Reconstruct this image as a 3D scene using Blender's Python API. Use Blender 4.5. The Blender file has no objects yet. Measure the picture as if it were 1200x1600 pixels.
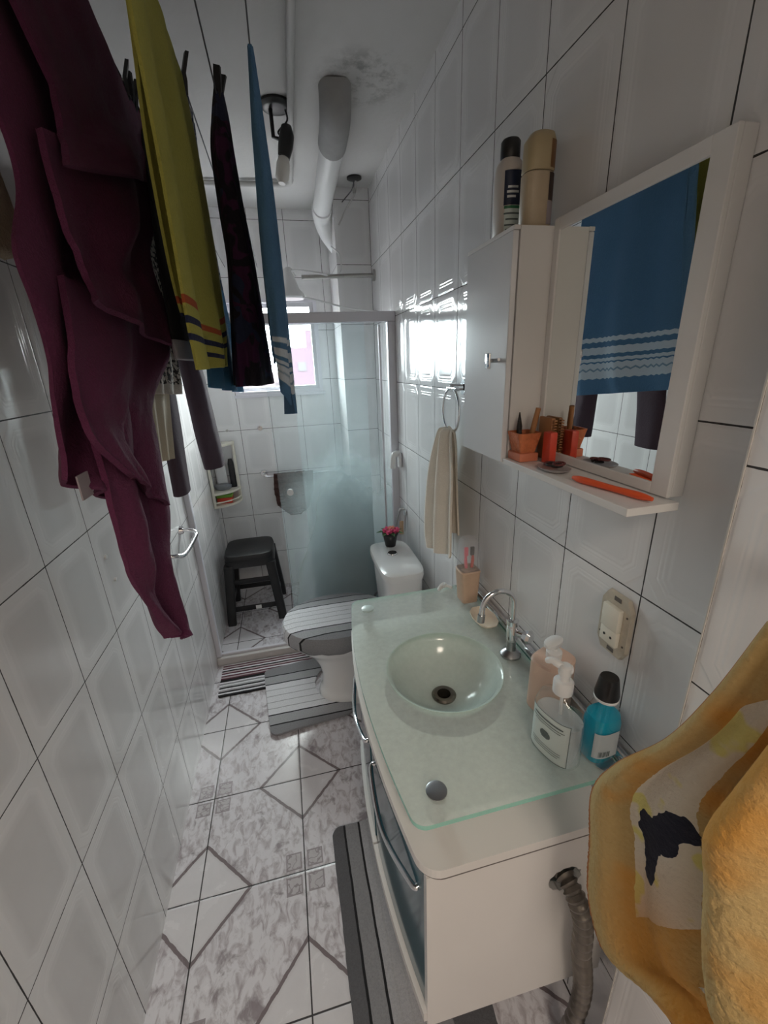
import bpy, bmesh, math, random
from mathutils import Vector, Matrix, noise
random.seed(7)
PI = math.pi
S = bpy.context.scene
COL = S.collection

# ------------------------------------------------------------------ camera maths
RC = Matrix(((0.9729389, -0.2277576, -0.0389396),
             (-0.1121773, -0.3182599, -0.9413431),
             (0.2020052, 0.9202375, -0.3351967)))
FC = 655.07
CAMH = 1.55
def at(px, py, ax, val):
    """point of the photo's ray through (px,py) on the plane axis=val (metres, floor z=0)"""
    d = RC.transposed() @ Vector((px-600, py-800, FC))
    v = val - (CAMH if ax == 2 else 0)
    p = d*(v/d[ax]); p.z += CAMH
    return p

# ------------------------------------------------------------------ materials
def sock(nt, node, name, v):
    if hasattr(v, 'is_output') or isinstance(v, bpy.types.NodeSocket): nt.links.new(v, node.inputs[name])
    else: node.inputs[name].default_value = v
class NT:
    def __init__(s, name):
        s.m = bpy.data.materials.new(name); s.m.use_nodes = True
        s.t = s.m.node_tree; s.t.nodes.clear()
        s.out = s.t.nodes.new('ShaderNodeOutputMaterial')
    def n(s, typ, **kw):
        nd = s.t.nodes.new(typ)
        for k, v in kw.items():
            if k.startswith('_'): setattr(nd, k[1:], v)
            else: sock(s.t, nd, k.replace('9', ' '), v)
        return nd
    def M(s, op, a, b=0.0, c=0.0):
        nd = s.t.nodes.new('ShaderNodeMath'); nd.operation = op
        for i, v in enumerate((a, b, c)): sock(s.t, nd, i, v)
        return nd.outputs[0]
    def mix(s, f, a, b):
        nd = s.t.nodes.new('ShaderNodeMix'); nd.data_type = 'RGBA'
        sock(s.t, nd, 0, f); sock(s.t, nd, 6, a if not isinstance(a, tuple) else (*a, 1)[:4]); sock(s.t, nd, 7, b if not isinstance(b, tuple) else (*b, 1)[:4])
        return nd.outputs[2]
    def ramp(s, f, pts, interp='LINEAR'):
        nd = s.t.nodes.new('ShaderNodeValToRGB'); cr = nd.color_ramp; cr.interpolation = interp
        while len(cr.elements) < len(pts): cr.elements.new(0.5)
        for e, (p, c) in zip(cr.elements, pts):
            e.position = p; e.color = (*c, 1) if isinstance(c, tuple) else (c, c, c, 1)
        sock(s.t, nd, 0, f); return nd.outputs[0]
    def noise(s, vec, scale, detail=3, rough=0.5, dist=0.0):
        nd = s.t.nodes.new('ShaderNodeTexNoise'); sock(s.t, nd, 'Vector', vec)
        nd.inputs['Scale'].default_value = scale; nd.inputs['Detail'].default_value = detail
        nd.inputs['Roughness'].default_value = rough; nd.inputs['Distortion'].default_value = dist
        return nd.outputs['Fac']
    def fres(s, **kw):
        f = s.n('ShaderNodeFresnel', **kw).outputs[0]
        return s.M('MULTIPLY', f, s.M('SUBTRACT', 1.0, s.t.nodes.new('ShaderNodeNewGeometry').outputs['Backfacing']))
    def pos(s): return s.t.nodes.new('ShaderNodeNewGeometry').outputs['Position']
    def obj(s): return s.t.nodes.new('ShaderNodeTexCoord').outputs['Object']
    def uv(s): return s.t.nodes.new('ShaderNodeTexCoord').outputs['UV']
    def sep(s, v):
        nd = s.t.nodes.new('ShaderNodeSeparateXYZ'); sock(s.t, nd, 0, v); return nd.outputs
    def scale(s, v, sc):
        nd = s.t.nodes.new('ShaderNodeMapping'); sock(s.t, nd, 0, v); nd.inputs['Scale'].default_value = sc; return nd.outputs[0]
    def bump(s, h, strength=0.3, dist=0.01, normal=None):
        nd = s.t.nodes.new('ShaderNodeBump'); sock(s.t, nd, 'Height', h)
        nd.inputs['Strength'].default_value = strength; nd.inputs['Distance'].default_value = dist
        if normal: s.t.links.new(normal, nd.inputs['Normal'])
        return nd.outputs[0]
    def pbr(s, color, rough=0.5, metal=0.0, normal=None, **kw):
        nd = s.t.nodes.new('ShaderNodeBsdfPrincipled')
        sock(s.t, nd, 'Base Color', (*color, 1) if isinstance(color, tuple) else color)
        sock(s.t, nd, 'Roughness', rough); sock(s.t, nd, 'Metallic', metal)
        if normal is not None: s.t.links.new(normal, nd.inputs['Normal'])
        for k, v in kw.items(): sock(s.t, nd, k.replace('_', ' '), v)
        return nd.outputs[0]
    def done(s, sh):
        s.t.links.new(sh, s.out.inputs[0]); return s.m
def simple(name, color, rough=0.5, metal=0.0, bump=0.0, bscale=60, var=0.0, vscale=8, **kw):
    t = NT(name); c = color; nrm = None; o = t.obj()
    if var:
        f = t.noise(o, vscale, 4)
        c = t.mix(f, tuple(x*(1-var) for x in color), tuple(min(1, x*(1+var)) for x in color))
    if bump: nrm = t.bump(t.noise(o, bscale, 3), bump, 0.004)
    return t.done(t.pbr(c, rough, metal, nrm, **kw))

def wall_tile(name, ua, va, u0, v0, su=0.206, sv=0.296, tint=(0.80, 0.79, 0.795), rough=0.09, relief=1.0, inner_k=0.45):
    t = NT(name); P = t.sep(t.pos())
    u = t.M('DIVIDE', t.M('SUBTRACT', P[ua], u0), su); v = t.M('DIVIDE', t.M('SUBTRACT', P[va], v0), sv)
    fu = t.M('SUBTRACT', t.M('FRACT', u), 0.5); fv = t.M('SUBTRACT', t.M('FRACT', v), 0.5)
    eu = t.M('MULTIPLY', t.M('SUBTRACT', 0.5, t.M('ABSOLUTE', fu)), su)
    ev = t.M('MULTIPLY', t.M('SUBTRACT', 0.5, t.M('ABSOLUTE', fv)), sv)
    e = t.M('MINIMUM', eu, ev)
    diag = t.M('MULTIPLY', t.M('SUBTRACT', t.M('ADD', eu, ev), 0.035), 0.7)
    d = t.M('MINIMUM', e, diag)
    n1 = t.noise(t.scale(t.pos(), (1, 1, 0.45)), 7, 5, 0.55, 0.8)
    cl = t.noise(t.pos(), 2.2, 2)
    base = t.mix(n1, tuple(c*0.90 for c in tint), tuple(min(1, c*1.04) for c in tint))
    inner = t.ramp(t.M('MULTIPLY', d, 10), [(0.0, 0.0), (0.26, 0.0), (0.50, 1.0), (1, 1.0)])
    col = t.mix(t.M('MULTIPLY', inner, t.M('MULTIPLY', t.M('ADD', n1, 0.1), inner_k)), base, tuple(c*0.70 for c in tint))
    ring = t.ramp(t.M('MULTIPLY', d, 10), [(0.0, 0.0), (0.2, 0.0), (0.27, 1.0), (0.33, 0.0), (1, 0.0)])
    col = t.mix(t.M('MULTIPLY', ring, 0.12), col, tuple(min(1, c*1.15) for c in tint))
    g = t.M('LESS_THAN', t.M('ADD', e, t.M('MULTIPLY', t.M('SUBTRACT', t.noise(t.pos(), 60, 2), 0.5), 0.0012)), 0.0013)
    col = t.mix(g, col, (0.035, 0.032, 0.033))
    h = t.ramp(t.M('MULTIPLY', d, 10), [(0.0, 0.0), (0.02, 0.1), (0.06, 0.62), (0.13, 0.7), (0.19, 0.7), (0.22, 0.55), (0.25, 0.75), (0.30, 0.55), (0.34, 0.85), (0.40, 0.7), (0.46, 0.9)], 'EASE')
    nrm = t.bump(h, 0.22*relief, 0.006)
    nrm = t.bump(t.noise(t.pos(), 9, 2), 0.10, 0.01, nrm)
    rg = t.M('ADD', rough, t.M('MULTIPLY', g, 0.7))
    return t.done(t.pbr(col, rg, 0, nrm))

def floor_tile():
    t = NT('floor_tile'); P = t.sep(t.pos())
    u = t.M('DIVIDE', t.M('SUBTRACT', P[0], -0.430), 0.325); v = t.M('DIVIDE', t.M('SUBTRACT', P[1], 0.945), 0.332)
    ru = t.M('FLOOR', t.M('ADD', u, 0.5)); rv = t.M('FLOOR', t.M('ADD', v, 0.5))
    lu = t.M('ABSOLUTE', t.M('SUBTRACT', u, ru)); lv = t.M('ABSOLUTE', t.M('SUBTRACT', v, rv))
    par = t.M('ABSOLUTE', t.M('MODULO', t.M('ADD', ru, rv), 2.0))      # 0 diamond, 1 motif
    s = t.M('ADD', lu, lv); dm = t.M('LESS_THAN', par, 0.5)
    s2 = t.M('ADD', t.M('MULTIPLY', dm, s), t.M('MULTIPLY', t.M('SUBTRACT', 1.0, dm), t.M('ADD', t.M('SUBTRACT', 1.0, t.M('MAXIMUM', lu, lv)), t.M('MINIMUM', lu, lv))))
    wob = t.M('MULTIPLY', t.M('SUBTRACT', t.noise(t.pos(), 40, 2), 0.5), 0.03)
    line = t.M('LESS_THAN', t.M('ABSOLUTE', t.M('SUBTRACT', t.M('ADD', s2, wob), 0.475)), 0.021)
    shade = t.ramp(t.M('ABSOLUTE', t.M('SUBTRACT', s2, 0.475)), [(0.0, 1.0), (0.06, 0.0), (1, 0.0)])
    ins = t.M('LESS_THAN', s2, 0.475)
    n1 = t.noise(t.pos(), 14, 5, 0.6, 0.6); n2 = t.noise(t.scale(t.pos(), (1.8, 1, 1)), 22, 5, 0.62, 0.8); n3 = t.noise(t.pos(), 4, 3)
    smooth = t.mix(n1, (0.60, 0.585, 0.61), (0.72, 0.705, 0.73))
    marb = t.mix(t.ramp(n2, [(0.34, 0.0), (0.54, 1.0)]), (0.40, 0.36, 0.385), (0.68, 0.665, 0.70))
    marb = t.mix(t.ramp(n1, [(0.32, 0.85), (0.42, 0.0)]), marb, (0.25, 0.215, 0.23))
    col = t.mix(ins, marb, smooth)
    col = t.mix(t.M('MULTIPLY', shade, 0.25), col, (0.25, 0.21, 0.22))
    col = t.mix(line, col, (0.20, 0.165, 0.175))
    mx = t.M('MAXIMUM', lu, lv); mn = t.M('MINIMUM', lu, lv)
    sq = t.M('MULTIPLY', t.M('SUBTRACT', 1.0, dm), t.M('MULTIPLY', t.M('LESS_THAN', mx, 0.185), t.M('GREATER_THAN', mn, 0.028)))
    inn = t.M('MULTIPLY', t.M('LESS_THAN', mx, 0.172), t.M('GREATER_THAN', mn, 0.042))
    wv = t.M('LESS_THAN', t.M('ABSOLUTE', t.M('SUBTRACT', t.noise(t.pos(), 45, 1), 0.5)), 0.035)
    mot = t.mix(t.M('MULTIPLY', inn, t.M('SUBTRACT', 1.0, wv)), (0.27, 0.235, 0.25), (0.48, 0.455, 0.475))
    col = t.mix(t.M('MULTIPLY', sq, 0.85), col, mot)
    e = t.M('MINIMUM', lu, lv); g = t.M('LESS_THAN', e, 0.0062)
    col = t.mix(g, col, (0.055, 0.05, 0.052))
    h = t.M('ADD', t.ramp(e, [(0.0, 0.0), (0.02, 1.0)]), t.M('MULTIPLY', n2, 0.22))
    nrm = t.bump(h, 0.25, 0.004)
    return t.done(t.pbr(col, t.M('ADD', 0.2, t.M('MULTIPLY', n1, 0.12)), 0, nrm))

def ceiling_mat():
    t = NT('painted_ceiling'); p = t.pos(); P = t.sep(p)
    dx = t.M('SUBTRACT', P[0], 0.36); dy = t.M('SUBTRACT', P[1], 1.70)
    r = t.M('SQRT', t.M('ADD', t.M('MULTIPLY', dx, dx), t.M('MULTIPLY', dy, dy)))
    m = t.M('MULTIPLY', t.ramp(r, [(0.0, 0.9), (0.10, 0.6), (0.17, 0.0), (1, 0.0)]), t.ramp(t.noise(p, 16, 5, 0.7), [(0.46, 0.0), (0.62, 1.0)]))
    col = t.mix(t.noise(p, 3, 4), (0.55, 0.54, 0.53), (0.62, 0.61, 0.60))
    col = t.mix(t.M('MULTIPLY', m, 0.8), col, (0.13, 0.125, 0.12))
    return t.done(t.pbr(col, 0.75, 0, t.bump(t.noise(p, 50, 4), 0.25, 0.004)))

def terry(name, c1, c2, scale=260, strength=0.6):
    t = NT(name); o = t.obj()
    n = t.noise(o, scale, 3, 0.7); b = t.noise(o, 6, 3)
    col = t.mix(t.M('ADD', t.M('MULTIPLY', n, 0.6), t.M('MULTIPLY', b, 0.4)), c1, c2)
    return t.done(t.pbr(col, 0.95, 0, t.bump(t.noise(o, scale*0.35, 3, 0.7), strength*0.7, 0.006, t.bump(n, strength, 0.004))))

def stripes(name, axis, pts, lo, hi, rough=0.95, wob=0.006, bscale=200):
    """stripes across object axis between lo and hi; pts = hard steps (position 0..1, colour)"""
    t = NT(name); o = t.obj(); P = t.sep(o)
    w = t.M('MULTIPLY', t.M('SUBTRACT', t.noise(o, 14, 3), 0.5), wob)
    f = t.M('DIVIDE', t.M('SUBTRACT', t.M('ADD', P[axis], w), lo), hi-lo)
    col = None
    # chain of mixes: allows any number of stripes
    col = t.mix(0.0, pts[0][1], pts[0][1])
    for p, c in pts[1:]:
        col = t.mix(t.M('GREATER_THAN', f, p), col, c)
    n = t.noise(o, bscale, 3, 0.7)
    v = t.n('ShaderNodeHueSaturation', Color=col, Value=t.M('ADD', 0.72, t.M('MULTIPLY', n, 0.56))).outputs[0]
    return t.done(t.pbr(v, rough, 0, t.bump(n, 0.7, 0.005)))

MT = {}
MT['wall_r'] = wall_tile('wall_tile_right', 1, 2, 0.508, 0.274)
MT['wall_l'] = wall_tile('wall_tile_left', 1, 2, 0.72, 0.287, 0.206, 0.297, relief=0.45, inner_k=0.75)
MT['wall_b'] = wall_tile('wall_tile_back', 0, 2, -0.30, 0.277, 0.205, 0.297, rough=0.12, relief=0.5)
MT['wall_p'] = wall_tile('wall_tile_pillar', 1, 2, 0.353, 0.243, inner_k=0.3)
MT['wall_f'] = wall_tile('wall_tile_front', 0, 2, -0.30, 0.277, 0.205, 0.297)
MT['floor'] = floor_tile()
MT['ceiling'] = ceiling_mat()
MT['plaster'] = simple('plaster', (0.55, 0.54, 0.52), 0.8, var=0.08)
MT['white'] = simple('white_plastic', (0.78, 0.78, 0.78), 0.35)
MT['cream'] = simple('cream_plastic', (0.78, 0.74, 0.64), 0.35)
MT['mdf'] = simple('white_laminate', (0.72, 0.70, 0.685), 0.33, bump=0.05, bscale=20, var=0.03)
MT['door_l'] = simple('white_gloss_door', (0.72, 0.72, 0.74), 0.18)
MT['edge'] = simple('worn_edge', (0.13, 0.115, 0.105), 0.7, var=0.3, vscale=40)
MT['ceramic'] = simple('white_ceramic', (0.80, 0.80, 0.80), 0.08)
MT['chrome'] = simple('chrome', (0.78, 0.78, 0.8), 0.08, 1.0)
MT['steel'] = simple('brushed_steel', (0.45, 0.45, 0.46), 0.28, 1.0)
MT['dull'] = simple('dull_metal', (0.40, 0.39, 0.37), 0.4, 0.8, var=0.2, vscale=30)
MT['alu'] = simple('aluminium', (0.62, 0.62, 0.66), 0.35, 0.5)
MT['alu_w'] = simple('pale_aluminium', (0.68, 0.67, 0.72), 0.35, 0.15)
MT['black'] = simple('black_plastic', (0.012, 0.012, 0.014), 0.45, bump=0.15, bscale=150)
MT['black_g'] = simple('black_gloss', (0.012, 0.011, 0.012), 0.35)
MT['pvc'] = simple('white_pvc', (0.74, 0.74, 0.74), 0.35)
MT['conduit'] = simple('painted_conduit', (0.50, 0.49, 0.48), 0.5)
MT['mirror'] = simple('mirror_glass', (0.86, 0.89, 0.88), 0.005, 1.0)
MT['teal'] = simple('teal_glass_door', (0.03, 0.10, 0.13), 0.1)
MT['purple'] = terry('purple_terry', (0.055, 0.008, 0.030), (0.155, 0.026, 0.085), 260)
MT['cream_t'] = terry('cream_terry', (0.74, 0.66, 0.56), (0.86, 0.79, 0.70), 300, 0.3)
MT['tan_t'] = terry('tan_terry', (0.34, 0.29, 0.20), (0.44, 0.38, 0.27), 260)
MT['blackcloth'] = terry('black_cotton', (0.008, 0.007, 0.008), (0.02, 0.018, 0.02), 300, 0.2)
MT['legging'] = terry('dark_aubergine_jersey', (0.045, 0.028, 0.04), (0.085, 0.055, 0.075), 300, 0.2)
MT['beige'] = terry('beige_cotton', (0.46, 0.38, 0.28), (0.56, 0.48, 0.37), 300, 0.15)
MT['greycloth'] = terry('grey_cotton', (0.30, 0.29, 0.31), (0.42, 0.41, 0.44), 300, 0.2)
MT['orange'] = simple('orange_plastic', (0.72, 0.10, 0.03), 0.3)
MT['orange_w'] = simple('orange_wicker', (0.55, 0.16, 0.06), 0.6, bump=0.9, bscale=160, var=0.35, vscale=70)
MT['salmon'] = simple('salmon_box', (0.62, 0.20, 0.11), 0.5)
MT['redbox'] = simple('red_box', (0.62, 0.06, 0.03), 0.35)
MT['wood'] = simple('brown_handle', (0.36, 0.16, 0.06), 0.5, var=0.2)
MT['brown'] = simple('brown_cap', (0.20, 0.10, 0.04), 0.35)
MT['tan_p'] = simple('tan_bottle', (0.50, 0.40, 0.28), 0.4, var=0.12, vscale=60)
MT['beige_p'] = simple('blush_plastic', (0.74, 0.52, 0.41), 0.4)
MT['shell'] = simple('cream_dish', (0.78, 0.68, 0.55), 0.3)
MT['label_n'] = simple('dark_label', (0.012, 0.02, 0.05), 0.4)
MT['label_g'] = simple('green_label', (0.03, 0.18, 0.08), 0.4)
MT['label_w'] = simple('pale_label', (0.62, 0.70, 0.68), 0.4)
MT['ink'] = simple('dark_print', (0.10, 0.13, 0.13), 0.5)
MT['ink_w'] = simple('pale_print', (0.65, 0.67, 0.68), 0.5)
MT['line'] = simple('grey_cord', (0.10, 0.10, 0.11), 0.6)
MT['wcord'] = simple('white_cord', (0.72, 0.72, 0.72), 0.4)
MT['pink'] = simple('pink_petal', (0.75, 0.07, 0.20), 0.6, var=0.4, vscale=60)
MT['coral'] = simple('coral_petal', (0.82, 0.30, 0.22), 0.6, var=0.3, vscale=60)
MT['leaf'] = simple('green_leaf', (0.05, 0.14, 0.04), 0.5)
MT['green'] = simple('green_sponge', (0.18, 0.38, 0.05), 0.8, bump=0.5, bscale=200)
MT['redsp'] = simple('red_plastic', (0.62, 0.05, 0.02), 0.4)
MT['greydish'] = simple('grey_soap_dish', (0.20, 0.21, 0.23), 0.3)
MT['lamp'] = simple('frosted_bulb', (0.85, 0.83, 0.79), 0.3)
MT['trim'] = simple('cream_trim', (0.60, 0.57, 0.53), 0.5)
MT['stone'] = simple('pale_stone', (0.56, 0.54, 0.53), 0.35, var=0.12, vscale=20)
MT['hose'] = simple('corrugated_hose', (0.16, 0.14, 0.12), 0.3, 0.6, var=0.4, vscale=50)
MT['facade'] = simple('rose_facade', (0.034, 0.017, 0.026), 0.9, var=0.05)
MT['facade_w'] = simple('pale_facade', (0.05, 0.036, 0.042), 0.9)
MT['darkwin'] = simple('dark_pane', (0.010, 0.006, 0.009), 0.3)
MT['leather'] = simple('tan_tab', (0.62, 0.42, 0.28), 0.6)
MT['bristle'] = simple('dark_bristle', (0.015, 0.012, 0.012), 0.6)

def thin_glass(name, tint=(0.93, 0.98, 0.96), refl=1.0):
    t = NT(name)
    tr = t.n('ShaderNodeBsdfTransparent', Color=(*tint, 1)).outputs[0]
    gl = t.n('ShaderNodeBsdfGlossy', Roughness=0.02).outputs[0]
    f = t.fres(IOR=1.45)
    mx = t.n('ShaderNodeMixShader'); t.t.links.new(t.M('MULTIPLY', f, refl), mx.inputs[0]); t.t.links.new(tr, mx.inputs[1]); t.t.links.new(gl, mx.inputs[2])
    return t.done(mx.outputs[0])
MT['pane'] = thin_glass('window_glass')
MT['clear'] = thin_glass('clear_plastic', (0.975, 0.98, 0.98), 1.3)

def milky_glass():
    """shower glass: clear above, limescale and frosting thicken lower down"""
    t = NT('frosted_shower_glass'); p = t.pos(); P = t.sep(p)
    n = t.noise(t.scale(p, (1.0, 1, 0.8)), 3.2, 5, 0.6)
    z = t.M('ADD', P[2], t.M('MULTIPLY', t.M('SUBTRACT', n, 0.5), 0.55))
    xg = t.ramp(t.M('ADD', t.M('ADD', P[0], t.M('MULTIPLY', t.M('SUBTRACT', n, 0.5), 0.12)), 0.2), [(0.0, 0.0), (0.15, 0.0), (0.42, 1.0)])
    k = t.ramp(t.M('MULTIPLY', z, 0.5), [(0.0, 1.0), (0.25, 0.95), (0.42, 0.82), (0.50, 0.42), (0.58, 0.12), (0.75, 0.07), (1.0, 0.05)])
    k = t.M('MULTIPLY', k, t.M('ADD', t.ramp(P[2], [(0.0, 0.5), (0.5, 0.32), (0.8, 0.14)]), t.M('MULTIPLY', xg, 0.58)))
    tr = t.n('ShaderNodeBsdfTransparent', Color=(0.965, 0.985, 0.99, 1)).outputs[0]
    gl = t.n('ShaderNodeBsdfGlossy', Roughness=0.04).outputs[0]
    df = t.n('ShaderNodeBsdfDiffuse', Color=(0.46, 0.53, 0.55, 1)).outputs[0]
    tl = t.n('ShaderNodeBsdfTranslucent', Color=(0.52, 0.60, 0.62, 1)).outputs[0]
    a = t.n('ShaderNodeMixShader'); a.inputs[0].default_value = 0.5; t.t.links.new(df, a.inputs[1]); t.t.links.new(tl, a.inputs[2])
    b = t.n('ShaderNodeMixShader'); t.t.links.new(k, b.inputs[0]); t.t.links.new(tr, b.inputs[1]); t.t.links.new(a.outputs[0], b.inputs[2])
    c = t.n('ShaderNodeMixShader'); t.t.links.new(t.fres(IOR=1.35), c.inputs[0]); t.t.links.new(b.outputs[0], c.inputs[1]); t.t.links.new(gl, c.inputs[2])
    return t.done(c.outputs[0])
MT['shower'] = milky_glass()

def slab_glass(name, dens, dc, tc, bump):
    t = NT(name); p = t.obj()
    nz = t.noise(p, 70, 3, 0.6); nrm = t.bump(nz, bump, 0.004)
    tr = t.n('ShaderNodeBsdfTransparent', Color=(*tc, 1)).outputs[0]
    gl = t.n('ShaderNodeBsdfGlossy', Roughness=0.12, Normal=nrm).outputs[0]
    df = t.n('ShaderNodeBsdfDiffuse', Color=(*dc, 1), Normal=nrm).outputs[0]
    b = t.n('ShaderNodeMixShader'); t.t.links.new(t.M('ADD', dens, t.M('MULTIPLY', t.M('SUBTRACT', nz, 0.5), 0.12)), b.inputs[0]); t.t.links.new(tr, b.inputs[1]); t.t.links.new(df, b.inputs[2])
    c = t.n('ShaderNodeMixShader'); t.t.links.new(t.fres(IOR=1.45, Normal=nrm), c.inputs[0]); t.t.links.new(b.outputs[0], c.inputs[1]); t.t.links.new(gl, c.inputs[2])
    return t.done(c.outputs[0])
MT['slab'] = slab_glass('green_frosted_glass', 0.34, (0.86, 0.915, 0.88), (0.945, 0.98, 0.965), 0.15)
MT['slab_edge'] = slab_glass('green_glass_edge', 0.75, (0.34, 0.68, 0.58), (0.6, 0.9, 0.82), 0.05)
MT['bowl'] = slab_glass('green_glass_bowl', 0.55, (0.80, 0.87, 0.83), (0.82, 0.93, 0.9), 0.03)

def liquid(name, col, k=0.6):
    t = NT(name)
    tr = t.n('ShaderNodeBsdfTransparent', Color=(*col, 1)).outputs[0]
    df = t.n('ShaderNodeBsdfDiffuse', Color=(*col, 1)).outputs[0]
    gl = t.n('ShaderNodeBsdfGlossy', Roughness=0.05).outputs[0]
    b = t.n('ShaderNodeMixShader'); b.inputs[0].default_value = k; t.t.links.new(tr, b.inputs[1]); t.t.links.new(df, b.inputs[2])
    c = t.n('ShaderNodeMixShader'); t.t.links.new(t.fres(IOR=1.4), c.inputs[0]); t.t.links.new(b.outputs[0], c.inputs[1]); t.t.links.new(gl, c.inputs[2])
    return t.done(c.outputs[0])
MT['blue_liq'] = liquid('blue_rinse', (0.01, 0.52, 0.72), 0.6)
MT['gel_liq'] = liquid('clear_gel', (0.93, 0.95, 0.96), 0.30)
MT['clear_d'] = liquid('clear_lid_plastic', (0.95, 0.95, 0.96), 0.16)
MT['pink_b'] = simple('pink_brush', (0.85, 0.16, 0.22), 0.4)

# cloths with woven patterns (uv: u across, v from 0 top to 1 hem)
def band_cloth(name, c1, c2, bands, extra=None, scale=260):
    t = NT(name); o = t.obj(); U = t.sep(t.uv())
    n = t.noise(o, scale, 3, 0.7); b = t.noise(o, 7, 3)
    col = t.mix(t.M('ADD', t.M('MULTIPLY', n, 0.5), t.M('MULTIPLY', b, 0.5)), c1, c2)
    n = t.M('ADD', n, t.M('MULTIPLY', t.noise(o, scale*0.45, 2, 0.6), 1.2))
    for lo, hi, c, zz in bands:
        w = t.M('MULTIPLY', t.M('PINGPONG', t.M('MULTIPLY', U[0], 34.0 if zz < 1 else 1.0), 0.5 if zz >= 1 else 1.0), zz if zz < 1 else 1-zz)
        vv = t.M('ADD', U[1], w)
        m = t.M('MULTIPLY', t.M('GREATER_THAN', vv, lo), t.M('LESS_THAN', vv, hi))
        col = t.mix(m, col, c)
    if extra: col = extra(t, U, col, o)
    return t.done(t.pbr(col, 0.95, 0, t.bump(n, 0.5, 0.004)))
W1 = (0.55, 0.62, 0.70)
MT['bluetowel'] = band_cloth('blue_terry', (0.05, 0.13, 0.25), (0.10, 0.23, 0.40),
    [(0.735, 0.752, W1, 0.004), (0.772, 0.80, W1, 0.003), (0.815, 0.828, W1, 0.003), (0.836, 0.905, W1, 0.006), (0.862, 0.87, (0.2, 0.3, 0.42), 0.01)])
MT['yellowtowel'] = band_cloth('lime_terry', (0.30, 0.285, 0.045), (0.46, 0.43, 0.10),
    [(0.73, 0.752, (0.35, 0.07, 0.02), 1.16), (0.785, 0.808, (0.01, 0.015, 0.05), 1.16), (0.84, 0.863, (0.01, 0.015, 0.05), 1.16)])
def leo(t, U, col, o):
    n = t.noise(o, 48, 1, 0.4, 0.6)
    m = t.M('LESS_THAN', t.M('ABSOLUTE', t.M('SUBTRACT', n, 0.52)), 0.045)
    m2 = t.M('GREATER_THAN', t.noise(o, 70, 1), 0.60)
    return t.mix(t.M('MULTIPLY', t.M('MAXIMUM', m, m2), t.M('LESS_THAN', U[1], 0.9)), col, (0.03, 0.022, 0.02))
MT['leopard'] = band_cloth('leopard_cotton', (0.50, 0.43, 0.37), (0.60, 0.53, 0.47), [], leo)
def flo(t, U, col, o):
    n = t.noise(o, 16, 2, 0.5, 1.0)
    m = t.ramp(n, [(0.48, 0.0), (0.53, 1.0)])
    c = t.mix(t.M('GREATER_THAN', t.noise(o, 9, 2), 0.52), (0.055, 0.010, 0.045), (0.02, 0.025, 0.06))
    return t.mix(m, col, c)
MT['dress'] = band_cloth('dark_print_viscose', (0.008, 0.005, 0.01), (0.018, 0.010, 0.02), [], flo)
def swirl(t, U, col, o):
    n = t.noise(o, 12, 2, 0.5, 2.0)
    c = t.mix(t.M('LESS_THAN', t.M('ABSOLUTE', t.M('SUBTRACT', n, 0.5)), 0.05), col, (0.03, 0.06, 0.10))
    return t.mix(t.M('GREATER_THAN', U[1], 0.62), c, (0.03, 0.14, 0.27))
MT['shirt'] = band_cloth('grey_and_blue_cotton', (0.20, 0.21, 0.21), (0.34, 0.34, 0.34), [], swirl)
def ytw(t, U, col, o):
    u = U[0]; v = U[1]
    n = t.noise(o, 30, 3)
    col = t.mix(t.ramp(t.noise(o, 11, 2), [(0.50, 0.0), (0.70, 0.8)]), col, (0.55, 0.24, 0.03))
    u2 = t.M('ADD', u, t.M('MULTIPLY', t.M('SUBTRACT', n, 0.5), 0.02))
    m = t.M('MULTIPLY', t.M('MULTIPLY', t.M('GREATER_THAN', u2, 0.24), t.M('LESS_THAN', u2, 0.50)), t.M('MULTIPLY', t.M('GREATER_THAN', v, 0.14), t.M('LESS_THAN', v, 0.62)))
    flat = t.mix(t.ramp(t.noise(o, 22, 2), [(0.55, 0.0), (0.6, 1.0)]), (0.66, 0.60, 0.50), (0.66, 0.60, 0.22))
    col = t.mix(m, col, flat)
    du = t.M('DIVIDE', t.M('SUBTRACT', u, 0.39), 0.13); dv = t.M('DIVIDE', t.M('SUBTRACT', v, 0.455), 0.045)
    r = t.M('ADD', t.M('MULTIPLY', du, du), t.M('MULTIPLY', dv, dv))
    du2 = t.M('DIVIDE', t.M('SUBTRACT', u, 0.335), 0.050); dv2 = t.M('DIVIDE', t.M('SUBTRACT', v, 0.505), 0.06)
    r = t.M('MINIMUM', r, t.M('ADD', t.M('MULTIPLY', du2, du2), t.M('MULTIPLY', dv2, dv2)))
    r = t.M('ADD', r, t.M('MULTIPLY', t.M('SUBTRACT', t.noise(o, 40, 2), 0.5), 2.2))
    og = t.M('MULTIPLY', t.ramp(v, [(0.50, 0.0), (0.66, 1.0)]), t.ramp(t.M('ABSOLUTE', t.M('SUBTRACT', u, 0.30)), [(0.08, 1.0), (0.20, 0.0)]))
    col = t.mix(t.M('MULTIPLY', og, 0.75), col, (0.58, 0.24, 0.025))
    wb = t.M('MULTIPLY', t.M('GREATER_THAN', v, 0.74), t.M('LESS_THAN', t.M('ABSOLUTE', t.M('SUBTRACT', u2, 0.50)), 0.075))
    col = t.mix(wb, col, flat)
    col = t.mix(t.M('LESS_THAN', r, 0.75), col, (0.012, 0.014, 0.03))
    edge = t.M('LESS_THAN', u, 0.018)
    col = t.mix(edge, col, (0.36, 0.13, 0.04))
    return col
MT['ytowel'] = band_cloth('golden_terry', (0.34, 0.22, 0.075), (0.58, 0.42, 0.19), [], ytw, 200)

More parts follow.
